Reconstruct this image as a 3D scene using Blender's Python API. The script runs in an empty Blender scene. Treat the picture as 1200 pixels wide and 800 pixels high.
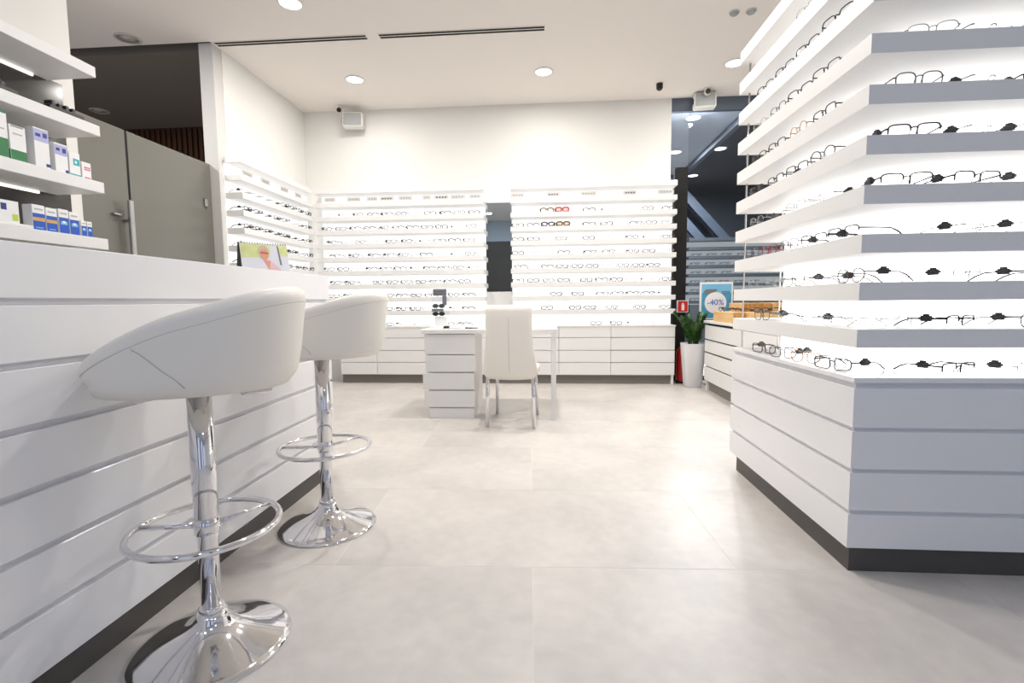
import bpy, bmesh, math, random
from math import pi, sin, cos, radians
from mathutils import Matrix, Vector

SC = bpy.context.scene
COL = SC.collection
random.seed(7)

# ------------------------------------------------------------------ camera
cam_data = bpy.data.cameras.new('camera')
cam_data.sensor_width = 36.0
cam_data.lens = 575.0 / 1200.0 * 36.0
cam_data.clip_start = 0.02
cam = bpy.data.objects.new('camera', cam_data)
COL.objects.link(cam)
PITCH, YAW, ROLL = radians(4.742), radians(-4.284), radians(0.497)
_f = Vector((sin(YAW) * cos(PITCH), cos(YAW) * cos(PITCH), -sin(PITCH)))
_r0 = Vector((cos(YAW), -sin(YAW), 0))
_d0 = _f.cross(_r0)
_r = cos(ROLL) * _r0 + sin(ROLL) * _d0
_d = -sin(ROLL) * _r0 + cos(ROLL) * _d0
_m = Matrix((_r, -_d, -_f)).transposed().to_4x4()
_m.translation = Vector((0, 0, 1.0))
cam.matrix_world = _m
SC.camera = cam

# ------------------------------------------------------------------ world, exposure
w = bpy.data.worlds.new('world')
SC.world = w
w.use_nodes = True
w.node_tree.nodes['Background'].inputs[0].default_value = (0.56, 0.62, 0.80, 1)
w.node_tree.nodes['Background'].inputs[1].default_value = 0.82
SC.view_settings.view_transform = 'Standard'
SC.view_settings.look = 'None'
SC.view_settings.gamma = 1
SC.view_settings.use_curve_mapping = False
SC.view_settings.exposure = 0.2
LAMP_W = 19.0        # watts of a ceiling downlight
PANEL = 1.3          # radiance of the backlit rack panels
CEIL = 3.35


# ------------------------------------------------------------------ materials
def lin(c):
    return tuple((x / 12.92 if x <= 0.04045 else ((x + 0.055) / 1.055) ** 2.4) for x in [v / 255 for v in c]) + (1,)


def mat(name, rgb, rough=0.5, metal=0.0, spec=0.5, noise=0.0, nscale=5.0, bump=0.0, coat=0.0, emit=None, estr=0.0):
    m = bpy.data.materials.new(name)
    m.use_nodes = True
    nt = m.node_tree
    b = nt.nodes['Principled BSDF']
    c = lin(rgb)
    b.inputs['Base Color'].default_value = c
    b.inputs['Roughness'].default_value = rough
    b.inputs['Metallic'].default_value = metal
    b.inputs['Specular IOR Level'].default_value = spec
    b.inputs['Coat Weight'].default_value = coat
    b.inputs['Coat Roughness'].default_value = 0.08
    if emit:
        b.inputs['Emission Color'].default_value = lin(emit)
        b.inputs['Emission Strength'].default_value = estr
    if noise or bump:
        tc = nt.nodes.new('ShaderNodeTexCoord')
        n = nt.nodes.new('ShaderNodeTexNoise')
        n.inputs['Scale'].default_value = nscale
        n.inputs['Detail'].default_value = 5
        nt.links.new(tc.outputs['Object'], n.inputs['Vector'])
        if noise:
            mx = nt.nodes.new('ShaderNodeMix')
            mx.data_type = 'RGBA'
            mx.inputs[6].default_value = tuple(v * (1 - noise) for v in c[:3]) + (1,)
            mx.inputs[7].default_value = tuple(min(1, v * (1 + noise)) for v in c[:3]) + (1,)
            nt.links.new(n.outputs['Fac'], mx.inputs[0])
            nt.links.new(mx.outputs[2], b.inputs['Base Color'])
        if bump:
            bp = nt.nodes.new('ShaderNodeBump')
            bp.inputs['Strength'].default_value = bump
            bp.inputs['Distance'].default_value = 0.002
            nt.links.new(n.outputs['Fac'], bp.inputs['Height'])
            nt.links.new(bp.outputs['Normal'], b.inputs['Normal'])
    return m


def glass_mat(name, tint, refl=1.0, ior=1.45, rough=0.0):
    m = bpy.data.materials.new(name)
    m.use_nodes = True
    nt = m.node_tree
    nt.nodes.remove(nt.nodes['Principled BSDF'])
    out = nt.nodes['Material Output']
    tr = nt.nodes.new('ShaderNodeBsdfTransparent')
    tr.inputs[0].default_value = tint + (1,)
    gl = nt.nodes.new('ShaderNodeBsdfGlossy')
    gl.inputs['Roughness'].default_value = rough
    fr = nt.nodes.new('ShaderNodeFresnel')
    fr.inputs[0].default_value = ior
    mu = nt.nodes.new('ShaderNodeMath')
    mu.operation = 'MULTIPLY'
    mu.inputs[1].default_value = refl
    mx = nt.nodes.new('ShaderNodeMixShader')
    nt.links.new(fr.outputs[0], mu.inputs[0])
    nt.links.new(mu.outputs[0], mx.inputs[0])
    nt.links.new(tr.outputs[0], mx.inputs[1])
    nt.links.new(gl.outputs[0], mx.inputs[2])
    nt.links.new(mx.outputs[0], out.inputs[0])
    return m


def emis(name, rgb, s):
    m = bpy.data.materials.new(name)
    m.use_nodes = True
    nt = m.node_tree
    nt.nodes.remove(nt.nodes['Principled BSDF'])
    e = nt.nodes.new('ShaderNodeEmission')
    e.inputs[0].default_value = rgb + (1,)
    e.inputs[1].default_value = s
    nt.links.new(e.outputs[0], nt.nodes['Material Output'].inputs[0])
    return m


def tile_mat():
    m = mat('stone_tile', (205, 200, 195), 0.42, 0, 0.4)
    nt = m.node_tree
    b = nt.nodes['Principled BSDF']
    tc = nt.nodes.new('ShaderNodeTexCoord')
    n1 = nt.nodes.new('ShaderNodeTexNoise')
    n1.inputs['Scale'].default_value = 2.2
    n1.inputs['Detail'].default_value = 6
    n1.inputs['Roughness'].default_value = 0.6
    n1.inputs['Distortion'].default_value = 0.6
    n2 = nt.nodes.new('ShaderNodeTexNoise')
    n2.inputs['Scale'].default_value = 16
    n2.inputs['Detail'].default_value = 6
    ad = nt.nodes.new('ShaderNodeMix')
    ad.data_type = 'FLOAT'
    ad.inputs[0].default_value = 0.3
    nt.links.new(tc.outputs['Object'], n1.inputs['Vector'])
    nt.links.new(tc.outputs['Object'], n2.inputs['Vector'])
    nt.links.new(n1.outputs['Fac'], ad.inputs[2])
    nt.links.new(n2.outputs['Fac'], ad.inputs[3])
    rp = nt.nodes.new('ShaderNodeValToRGB')
    rp.color_ramp.elements[0].position = 0.3
    rp.color_ramp.elements[0].color = lin((190, 186, 182))
    rp.color_ramp.elements[1].position = 0.7
    rp.color_ramp.elements[1].color = lin((216, 210, 204))
    nt.links.new(ad.outputs[0], rp.inputs[0])
    nt.links.new(rp.outputs[0], b.inputs['Base Color'])
    return m


def wood_mat(name, c0, c1, scale, axis):
    m = mat(name, c0, 0.5)
    nt = m.node_tree
    b = nt.nodes['Principled BSDF']
    tc = nt.nodes.new('ShaderNodeTexCoord')
    mp = nt.nodes.new('ShaderNodeMapping')
    s = [scale, scale, scale]
    s[axis] = scale * 0.08
    mp.inputs['Scale'].default_value = s
    n = nt.nodes.new('ShaderNodeTexNoise')
    n.inputs['Scale'].default_value = 1
    n.inputs['Detail'].default_value = 4
    rp = nt.nodes.new('ShaderNodeValToRGB')
    rp.color_ramp.elements[0].color = lin(c0)
    rp.color_ramp.elements[0].position = 0.35
    rp.color_ramp.elements[1].color = lin(c1)
    rp.color_ramp.elements[1].position = 0.65
    nt.links.new(tc.outputs['Object'], mp.inputs[0])
    nt.links.new(mp.outputs[0], n.inputs['Vector'])
    nt.links.new(n.outputs['Fac'], rp.inputs[0])
    nt.links.new(rp.outputs[0], b.inputs['Base Color'])
    return m


M = dict(
    wall=mat('white_wall', (231, 230, 226), 0.85, noise=0.012, nscale=3),
    ceiling=mat('ceiling_paint', (238, 232, 226), 0.9, noise=0.01, nscale=2),
    tile=tile_mat(),
    grout=mat('pale_grout', (222, 217, 211), 0.8),
    gloss=mat('gloss_white_lacquer', (234, 234, 236), 0.16, spec=0.5, noise=0.008, nscale=2),
    satin=mat('satin_white_lacquer', (232, 231, 230), 0.4, noise=0.008, nscale=2),
    groove=mat('grey_groove', (226, 226, 230), 0.5),
    kick=mat('dark_plinth', (74, 71, 69), 0.4, noise=0.05),
    kick_far=mat('grey_plinth', (122, 117, 110), 0.4, noise=0.04),
    lit=emis('backlit_panel', (1.0, 0.985, 0.96), PANEL),
    lit_island=emis('backlit_island_panel', (1.0, 0.985, 0.965), PANEL * 2.4),
    litcool=emis('backlit_header', (0.97, 0.98, 1.0), PANEL * 0.9),
    led=emis('led_strip', (1, 0.97, 0.92), 1.6),
    lamp=emis('lamp_diffuser', (1, 0.97, 0.92), 9.0),
    chrome=mat('chrome', (232, 232, 235), 0.06, 1.0),
    leather=mat('white_leather', (240, 235, 226), 0.42, bump=0.12, nscale=140),
    seam=mat('leather_seam', (196, 190, 184), 0.6),
    black=mat('black_plastic', (22, 22, 24), 0.35),
    blackmat=mat('black_recess', (14, 13, 13), 0.8),
    darkglass=mat('dark_back_glass', (60, 58, 56), 0.12, spec=0.6),
    greydoor=mat('grey_frosted_glass', (112, 111, 104), 0.2, spec=0.5, noise=0.01),
    jamb=mat('pale_grey_jamb', (205, 203, 200), 0.6),
    steel=mat('brushed_steel', (190, 188, 184), 0.25, 1.0),
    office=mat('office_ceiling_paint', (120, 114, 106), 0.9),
    wood_dark=wood_mat('dark_slat_wood', (66, 40, 26), (92, 58, 36), 30, 2),
    oak=wood_mat('light_oak', (214, 168, 108), (232, 192, 134), 40, 1),
    oak_end=wood_mat('oak_end_grain', (176, 124, 66), (205, 156, 92), 60, 2),
    slate=mat('slate_blue_paint', (88, 98, 112), 0.55),
    slate_lt=mat('pale_slate_soffit', (176, 186, 198), 0.6),
    night=mat('dark_blue_interior', (46, 53, 64), 0.6, noise=0.1, nscale=1),
    beam=mat('beam_paint', (66, 78, 94), 0.5),
    greyrack=mat('grey_rack_shelf', (62, 69, 76), 0.5),
    greyglow=emis('reflected_rack_glow', (0.74, 0.79, 0.81), 0.5),  # glow put in for the dim reflection of a display unit
    glass=glass_mat('tinted_pane', (0.87, 0.89, 0.91), 0.8),
    lens=glass_mat('clear_lens', (0.975, 0.98, 0.98), 0.7),
    lens_rose=glass_mat('rose_lens', (0.86, 0.55, 0.52), 0.7),
    lens_peach=glass_mat('peach_lens', (0.95, 0.78, 0.66), 0.7),
    lens_pink=glass_mat('pink_lens', (0.85, 0.68, 0.74), 0.7),
    lens_olive=glass_mat('olive_lens', (0.62, 0.55, 0.40), 0.7),
    acrylic=glass_mat('clear_acrylic', (0.93, 0.95, 0.96), 1.0),
    mirror=mat('mirror_silver', (225, 232, 230), 0.01, 1.0),
    tag=mat('dark_grey_tag', (70, 70, 72), 0.5),
    tagwhite=mat('pale_tag', (215, 215, 215), 0.5),
    f_black=mat('frame_black', (24, 23, 24), 0.3),
    f_grey=mat('frame_gunmetal', (98, 96, 98), 0.3, 0.6),
    f_silver=mat('frame_silver', (176, 174, 172), 0.25, 0.8),
    f_brown=mat('frame_brown', (92, 74, 70), 0.3),
    f_gold=mat('frame_gold', (190, 138, 84), 0.3, 0.5),
    f_red=mat('frame_crimson', (150, 44, 66), 0.3),
    f_coral=mat('frame_coral', (196, 92, 80), 0.3),
    f_tort=mat('frame_tortoise', (112, 78, 48), 0.3),
    white=mat('white_card', (240, 240, 240), 0.6),
    plate=mat('pale_plate', (226, 224, 220), 0.5),
    letter=mat('grey_lettering', (186, 183, 180), 0.6),
    letter_dk=mat('dark_lettering', (110, 108, 106), 0.6),
    p_green=mat('print_green', (38, 120, 66), 0.5, noise=0.25, nscale=40),
    p_blue=mat('print_blue', (26, 84, 190), 0.45),
    p_navy=mat('print_navy', (34, 46, 130), 0.45),
    p_sky=mat('print_sky', (120, 190, 226), 0.45),
    p_gold=mat('print_gold', (214, 168, 92), 0.45),
    p_lilac=mat('print_lilac', (176, 178, 220), 0.5),
    p_teal=mat('print_teal', (42, 170, 180), 0.5),
    p_magenta=mat('print_magenta', (200, 70, 120), 0.5),
    p_lime=mat('print_lime', (190, 210, 70), 0.5),
    p_leaf=mat('print_foliage', (218, 224, 156), 0.6, noise=0.3, nscale=25),
    p_skin=mat('print_skin', (226, 160, 138), 0.6),
    p_hair=mat('print_blond', (214, 190, 160), 0.6),
    p_pink=mat('print_pink', (234, 196, 200), 0.6),
    p_pale=mat('print_pale', (228, 228, 236), 0.6),
    p_grey=mat('print_grey', (120, 122, 128), 0.6),
    p_sea=mat('print_sea', (70, 150, 190), 0.5, noise=0.3, nscale=14),
    red=mat('safety_red', (206, 34, 34), 0.4),
    red_dk=mat('extinguisher_red', (176, 26, 24), 0.3),
    pot=mat('white_pot', (236, 236, 238), 0.35),
    soil=mat('dark_soil', (44, 36, 30), 0.95, noise=0.3, nscale=60),
    leaf=mat('dark_green_leaf', (44, 82, 36), 0.35, noise=0.35, nscale=30),
    leaf_lt=mat('mid_green_leaf', (78, 118, 52), 0.35, noise=0.3, nscale=30),
    speaker=mat('speaker_white', (222, 220, 214), 0.6),
    speaker_gr=mat('speaker_grille', (160, 163, 162), 0.7),
    offlamp=mat('unlit_lamp', (200, 196, 190), 0.3),
)


# ------------------------------------------------------------------ mesh builder
class MB:
    def __init__(s):
        s.v, s.f, s.mi, s.sm = [], [], [], []

    def add(s, vs, fs, mi=0, smooth=False):
        o = len(s.v)
        s.v += [tuple(p) for p in vs]
        for f in fs:
            s.f.append([i + o for i in f])
            s.mi.append(mi)
            s.sm.append(smooth)
        return s

    def box(s, lo, hi, mi=0, c=0.0):
        x0, y0, z0 = lo
        x1, y1, z1 = hi
        if c <= 0:
            vs = [(x, y, z) for x in (x0, x1) for y in (y0, y1) for z in (z0, z1)]
            fs = [(0, 1, 3, 2), (4, 6, 7, 5), (0, 4, 5, 1), (2, 3, 7, 6), (0, 2, 6, 4), (1, 5, 7, 3)]
            return s.add(vs, fs, mi)
        ctr = ((x0 + x1) / 2, (y0 + y1) / 2, (z0 + z1) / 2)
        h = ((x1 - x0) / 2, (y1 - y0) / 2, (z1 - z0) / 2)
        c = min(c, min(h) * 0.9)
        idx, vs = {}, []
        for sx in (-1, 1):
            for sy in (-1, 1):
                for sz in (-1, 1):
                    for a in range(3):
                        q = [h[0] - c, h[1] - c, h[2] - c]
                        q[a] = h[a]
                        idx[(sx, sy, sz, a)] = len(vs)
                        vs.append((ctr[0] + sx * q[0], ctr[1] + sy * q[1], ctr[2] + sz * q[2]))
        fs = []
        S = [(-1, -1), (1, -1), (1, 1), (-1, 1)]
        for sg in (-1, 1):
            fs.append([idx[(sg, a, b, 0)] for a, b in S])
            fs.append([idx[(a, sg, b, 1)] for a, b in S])
            fs.append([idx[(a, b, sg, 2)] for a, b in S])
        for a in (-1, 1):
            for b in (-1, 1):
                fs.append([idx[(a, b, -1, 0)], idx[(a, b, 1, 0)], idx[(a, b, 1, 1)], idx[(a, b, -1, 1)]])
                fs.append([idx[(a, -1, b, 0)], idx[(a, 1, b, 0)], idx[(a, 1, b, 2)], idx[(a, -1, b, 2)]])
                fs.append([idx[(-1, a, b, 1)], idx[(1, a, b, 1)], idx[(1, a, b, 2)], idx[(-1, a, b, 2)]])
        for a in (-1, 1):
            for b in (-1, 1):
                for d in (-1, 1):
                    fs.append([idx[(a, b, d, k)] for k in range(3)])
        return s.add(vs, fs, mi)

    def prism(s, poly, z0, z1, mi=0):
        n = len(poly)
        vs = [(x, y, z0) for x, y in poly] + [(x, y, z1) for x, y in poly]
        fs = [list(range(n))[::-1], list(range(n, 2 * n))]
        fs += [[i, (i + 1) % n, (i + 1) % n + n, i + n] for i in range(n)]
        return s.add(vs, fs, mi)

    def loft(s, rings, mi=0, smooth=True, cap0=False, cap1=False, closed=True):
        n = len(rings[0])
        vs = [p for r in rings for p in r]
        fs = []
        for k in range(len(rings) - 1):
            for i in range(n if closed else n - 1):
                j = (i + 1) % n
                fs.append((k * n + i, k * n + j, (k + 1) * n + j, (k + 1) * n + i))
        if cap0:
            fs.append(list(range(n))[::-1])
        if cap1:
            fs.append([(len(rings) - 1) * n + i for i in range(n)])
        return s.add(vs, fs, mi, smooth)

    def lathe(s, prof, c=(0, 0), n=32, mi=0, smooth=True):
        rings = [[(c[0] + r * cos(2 * pi * i / n), c[1] + r * sin(2 * pi * i / n), z) for i in range(n)] for r, z in prof]
        return s.loft(rings, mi, smooth, prof[0][0] > 1e-5, prof[-1][0] > 1e-5)

    def cyl(s, c, r, z0, z1, n=20, mi=0):
        return s.lathe([(r, z0), (r, z1)], c, n, mi)

    def tube(s, path, r, n=6, closed=False, mi=0, flat=1.0):
        P = [Vector(p) for p in path]
        N = len(P)
        rings = []
        up = Vector((0, 0, 1))
        prev = None
        for i in range(N):
            a = P[(i - 1) % N] if (closed or i > 0) else P[i]
            b = P[(i + 1) % N] if (closed or i < N - 1) else P[i]
            t = (b - a)
            t = t.normalized() if t.length > 1e-9 else Vector((1, 0, 0))
            u = prev if prev is not None else (up if abs(t.z) < 0.95 else Vector((0, 1, 0)))
            u = u - t * u.dot(t)
            u = u.normalized() if u.length > 1e-6 else t.orthogonal().normalized()
            prev = u
            v = t.cross(u)
            rr = r[i] if isinstance(r, (list, tuple)) else r
            rings.append([tuple(P[i] + rr * (cos(2 * pi * k / n) * u + flat * sin(2 * pi * k / n) * v)) for k in range(n)])
        if closed:
            rings.append(rings[0])
        return s.loft(rings, mi, True, not closed, not closed)

    def build(s, name, mats, parent=None, loc=None, rotz=0.0):
        me = bpy.data.meshes.new(name)
        me.from_pydata(s.v, [], s.f)
        if not isinstance(mats, (list, tuple)):
            mats = [mats]
        for m in mats:
            me.materials.append(m)
        me.polygons.foreach_set('material_index', s.mi)
        me.polygons.foreach_set('use_smooth', s.sm)
        bm = bmesh.new()
        bm.from_mesh(me)
        bmesh.ops.remove_doubles(bm, verts=bm.verts, dist=1e-6)
        bmesh.ops.recalc_face_normals(bm, faces=bm.faces)
        bm.to_mesh(me)
        bm.free()
        o = bpy.data.objects.new(name, me)
        COL.objects.link(o)
        if parent:
            o.parent = parent
        if loc is not None:
            o.location = loc
        if rotz:
            o.rotation_euler.z = rotz
        return o


def thing(name, label, cat, loc=(0, 0, 0), rotz=0.0, group=None):
    o = bpy.data.objects.new(name, None)
    o.empty_display_size = 0.1
    COL.objects.link(o)
    o.location = loc
    o.rotation_euler.z = rotz
    return tag(o, label, cat, group)


def tag(o, label, cat, group=None):
    o['label'] = label
    o['category'] = cat
    if group:
        o['group'] = group
    return o


def struct(o):
    o['kind'] = 'structure'
    return o


def part(name, m, parent, lo, hi, c=0.0, label=None):
    """one box part, given in world metres, under a parent Empty that may sit elsewhere"""
    p = parent.location if parent else Vector((0, 0, 0))
    if parent and parent.parent:
        p = p + parent.parent.location
    b = MB().box([lo[i] - p[i] for i in range(3)], [hi[i] - p[i] for i in range(3)], 0, c)
    o = b.build(name, m, parent)
    if label:
        o['label'] = label
    return o


ORD = ['first', 'second', 'third', 'fourth', 'fifth', 'sixth', 'seventh', 'eighth', 'ninth', 'tenth', 'eleventh', 'twelfth', 'thirteenth', 'fourteenth']

# ================================================================== STRUCTURE
# floor: a pale grout bed carrying large stone tiles laid in running bond
floor = struct(MB().box((-7, -2.6, -0.08), (6.5, 11.2, -0.0006)).build('floor', M['grout']))
TA = radians(-2.2)
TW, TL, GAP = 0.757, 1.514, 0.0028
tile_me = {}
for r in range(-5, 11):
    for c in range(-4, 6):
        off = 0.757 if r % 2 else 0.0
        u0 = -0.062 + off + c * TL
        v0 = 1.014 + r * TW
        cu, cv = u0 + TL / 2, v0 + TW / 2
        # turn about the joint crossing seen in front of the camera
        px, py = -0.062, 1.771
        du, dv = cu - px, cv - py
        x = px + du * cos(-TA) - dv * sin(-TA)
        y = py + du * sin(-TA) + dv * cos(-TA)
        if not (-5.0 < x < 5.4 and -1.9 < y < 8.5):
            continue
        if 'm' not in tile_me:
            t = MB().box((-TL / 2 + GAP / 2, -TW / 2 + GAP / 2, -0.012), (TL / 2 - GAP / 2, TW / 2 - GAP / 2, 0), 0, 0.0004).build('tile', M['tile'], floor)
            tile_me['m'] = t.data
        else:
            t = bpy.data.objects.new('tile', tile_me['m'])
            COL.objects.link(t)
            t.parent = floor
        t.location = (x, y, 0)
        t.rotation_euler.z = -TA + (pi if (r * 7 + c * 3) % 2 else 0)

struct(MB().box((-3.04, -2.6, CEIL), (6.5, 6.22, CEIL + 0.1)).build('ceiling', M['ceiling']))
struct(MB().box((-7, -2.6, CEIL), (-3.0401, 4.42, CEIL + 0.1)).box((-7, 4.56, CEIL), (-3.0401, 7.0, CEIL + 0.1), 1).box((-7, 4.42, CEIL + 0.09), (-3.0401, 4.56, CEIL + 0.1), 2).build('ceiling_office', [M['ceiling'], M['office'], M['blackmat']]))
struct(MB().box((-3.15, 6.10, 0), (1.45, 6.22, CEIL)).build('wall_far', M['wall']))
struct(MB().box((-3.15, 4.56, 0), (-3.03, 6.0995, CEIL)).build('wall_left', M['wall']))
struct(MB().box((-2.95, -2.6, 0), (-2.69, 2.705, CEIL)).build('wall_left_pier', M['wall']))
struct(MB().box((-3.165, 4.44, 0), (-3.035, 4.56, CEIL)).build('trim_1', M['jamb']))
struct(MB().box((4.6, -2.6, 0), (4.72, 6.22, CEIL)).build('wall_right', M['wall']))
struct(MB().box((-2.95, -2.6, 2.75), (4.6, -2.5, CEIL)).box((-2.95, -2.6, 0), (-1.05, -2.5, 2.7499), 1).box((0.25, -2.6, 0), (0.8, -2.5, 2.7499), 1).box((2.1, -2.6, 0), (2.45, -2.5, 2.7499), 1).build('wall_front', [M['slate_lt'], M['kick']]))  # the two right-hand dark piers are added to darken what the chrome reflects
# back office behind the grey doors
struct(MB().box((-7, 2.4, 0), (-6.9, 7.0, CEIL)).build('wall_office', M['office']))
slatw = struct(MB().box((-7, 6.46, 0), (-3.155, 6.55, CEIL)).build('wall_office_far', M['wood_dark']))
sm = None
for i in range(24):
    x = -5.9 + i * 0.075
    if sm is None:
        s_ = MB().box((-0.025, -0.02, -0.4), (0.025, 0.02, 0.4), 0, 0.004).build('slat', M['wood_dark'], slatw)
        sm = s_.data
    else:
        s_ = bpy.data.objects.new('slat', sm)
        COL.objects.link(s_)
        s_.parent = slatw
    s_.location = (x, 6.4395, 2.94)
# ceiling slot diffusers: black recessed slots with a middle bar
for k, (x0, x1, lb) in enumerate(((-3.02, -1.60, 'long black slot air diffuser in the ceiling, left one, beside the jamb'), (-1.50, -0.02, 'long black slot air diffuser in the ceiling, right one, over the desk'))):
    t = thing('slot_diffuser', lb, 'vent', ((x0 + x1) / 2, 4.466, CEIL), group='slot air diffusers in the ceiling')
    part('frame', M['ceiling'], t, (x0, 4.425, CEIL - 0.004), (x1, 4.507, CEIL - 0.0005))
    for y in (4.446, 4.486):
        part('slot', M['blackmat'], t, (x0 + 0.01, y - 0.013, CEIL - 0.0055), (x1 - 0.01, y + 0.013, CEIL - 0.0042))

# grey sliding doors of frosted glass along the left side
for k, (y0, y1) in enumerate(((2.83, 3.515), (3.535, 4.438))):
    d = struct(MB().box((-3.15, y0, 0.01), (-3.12, y1, 2.28), 0, 0.002).build('door_%d' % (k + 1), M['greydoor']))
    if k == 0:
        MB().box((-3.075, 3.44, 0.95), (-3.05, 3.48, 1.76), 0, 0.005).box((-3.121, 3.45, 1.0), (-3.06, 3.47, 1.02)).box((-3.121, 3.45, 1.60), (-3.06, 3.47, 1.62)).build('pull_handle', M['steel'], d)
        MB().box((-3.121, 3.35, 1.64), (-3.09, 3.43, 1.655), 0, 0.003).build('lock', M['steel'], d)
    else:
        MB().box((-3.121, 4.32, 1.88), (-3.10, 4.36, 1.95), 0, 0.004).build('latch', M['steel'], d)
struct(MB().box((-3.145, 3.516, 0.01), (-3.125, 3.534, 2.28)).build('trim_2', M['blackmat']))

# ------------------------------------------------ dark space beyond the far right opening
struct(MB().box((1.45, 6.16, 3.2), (2.30, 9.1, 3.36), 0).build('ceiling_soffit', M['slate_lt']))
struct(MB().box((1.45, 6.10, 3.2), (6.5, 6.16, CEIL), 0).build('wall_header', M['slate']))
struct(MB().box((2.30, 6.16, 3.12), (2.37, 9.1, 3.36)).build('trim_3', M['slate']))
struct(MB().box((2.37, 6.16, 3.24), (6.5, 11.1, 3.36)).build('ceiling_hall', M['night']))
struct(MB().box((1.40, 9.1, 2.9), (2.37, 9.2, 3.36)).build('trim_4', M['slate']))
struct(MB().box((1.3, 11.0, 0), (6.5, 11.1, 3.3)).build('wall_hall_far', M['night']))
struct(MB().box((6.4, 6.16, 0), (6.5, 11.1, 3.36)).build('wall_hall_right', M['night']))
struct(MB().box((1.33, 6.22, 0), (1.45, 11.1, 3.36)).build('wall_hall_left', M['night']))
win = struct(MB().box((1.66, 6.128, 0.02), (4.6, 6.136, 3.2)).build('window_1', M['glass']))
for (a, b) in ((1.50, 1.655), (3.2, 3.26)):
    MB().box((a, 6.105, 0), (b, 6.16, 2.56 if a < 2 else 3.2)).build('mullion', M['blackmat'], win)
MB().box((1.655, 6.115, 0.0), (4.6, 6.15, 0.06)).build('bottom_rail', M['blackmat'], win)
# sloping beams of the hall seen through the pane
for k, (x0, z0, x1, z1, lb) in enumerate(((2.6, 3.1, 4.0, 1.55, 'upper dark blue sloping beam behind the tinted pane'), (2.45, 2.75, 3.6, 1.45, 'lower dark blue sloping beam behind the tinted pane'))):
    b_ = MB()
    dx, dz = x1 - x0, z1 - z0
    L_ = math.hypot(dx, dz)
    nx, nz = -dz / L_ * 0.16, dx / L_ * 0.16
    vs = []
    for y in (10.2, 10.32):
        vs += [(x0, y, z0), (x1, y, z1), (x1 + nx, y, z1 + nz), (x0 + nx, y, z0 + nz)]
    b_.add(vs, [(0, 1, 2, 3), (7, 6, 5, 4), (0, 4, 5, 1), (1, 5, 6, 2), (2, 6, 7, 3), (3, 7, 4, 0)])
    tag(b_.build('sloping_beam', M['beam']), lb, 'beam', 'sloping beams in the dark hall')


# ================================================================== LAMPS
def downlight(x, y, z, label, r=0.085, on=True, watts=None, color=(1.0, 0.955, 0.90)):
    t = thing('downlight', label, 'ceiling light', (x, y, z), group='round recessed downlights')
    MB().lathe([(r, -0.0005), (r + 0.016, -0.0005), (r + 0.016, -0.006), (r, -0.012), (r - 0.004, -0.004)], n=28).build('trim_ring', M['satin'] if on else M['offlamp'], t)
    MB().lathe([(r - 0.004, -0.004), (0, -0.0041)], n=28).build('diffuser', M['lamp'] if on else M['offlamp'], t)
    if on:
        ld = bpy.data.lights.new('downlight_lamp', 'AREA')
        ld.shape = 'DISK'
        ld.size = 2 * r
        ld.energy = LAMP_W if watts is None else watts
        ld.color = color
        lo = bpy.data.objects.new('downlight_lamp', ld)
        COL.objects.link(lo)
        lo.parent = t
        lo.location = (0, 0, -0.016)
    return t


downlight(-2.02, 3.93, CEIL, 'lit round downlight cut by the top edge, left of the slot diffusers', watts=26)
downlight(-2.04, 5.27, CEIL, 'lit round downlight near the left far corner by the wall speaker', watts=10)
downlight(-0.045, 5.28, CEIL, 'lit round downlight in the middle, above the mirror', watts=10)
downlight(1.86, 5.27, CEIL, 'lit round downlight beside the top of the right island rack', watts=12)
downlight(-3.72, 4.30, CEIL, 'unlit round downlight in the shaded ceiling above the grey doors', on=False)
downlight(-5.45, 5.8, CEIL, 'dim unlit downlight in the dark office ceiling behind the grey doors', on=False)
for x, y, lb, wt in ((-0.045, 3.93, 'lit round downlight overhead in front of the desk, above the frame', 30), (-0.045, 2.4, 'lit round downlight overhead between the stools and island, above the frame', 22), (1.86, 3.93, 'lit round downlight hidden behind the tall island rack', 20)):
    downlight(x, y, CEIL, lb, watts=wt)
downlight(-4.4, 3.2, CEIL, 'added fill downlight of the back office, unseen behind the shelf unit', watts=60)  # lamp added out of view to brighten the dark office
for x, lb in ((-1.6, 'left'), (0.2, 'middle'), (2.2, 'right')):
    downlight(x, -1.2, CEIL, 'added cool fill downlight over the entrance behind the viewer, %s one' % lb, watts=10, color=(0.62, 0.76, 1.0))  # unseen bluish fill lamps, added to light the faces turned to the viewer
downlight(1.76, 6.32, 3.2, 'lit round downlight in the slate soffit, under the wall speaker', watts=75, color=(1, 0.98, 0.96))
downlight(1.90, 7.72, 3.2, 'lit round downlight in the slate soffit, beside its left edge', watts=75, color=(1, 0.98, 0.96))
downlight(2.56, 7.75, 3.24, 'lit round downlight in the dark hall, right of the slate soffit', watts=75, color=(1, 0.98, 0.96))
downlight(2.62, 9.35, 3.24, 'farthest lit downlight in the dark hall, above the grey rack', watts=75, color=(1, 0.98, 0.96))

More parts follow.
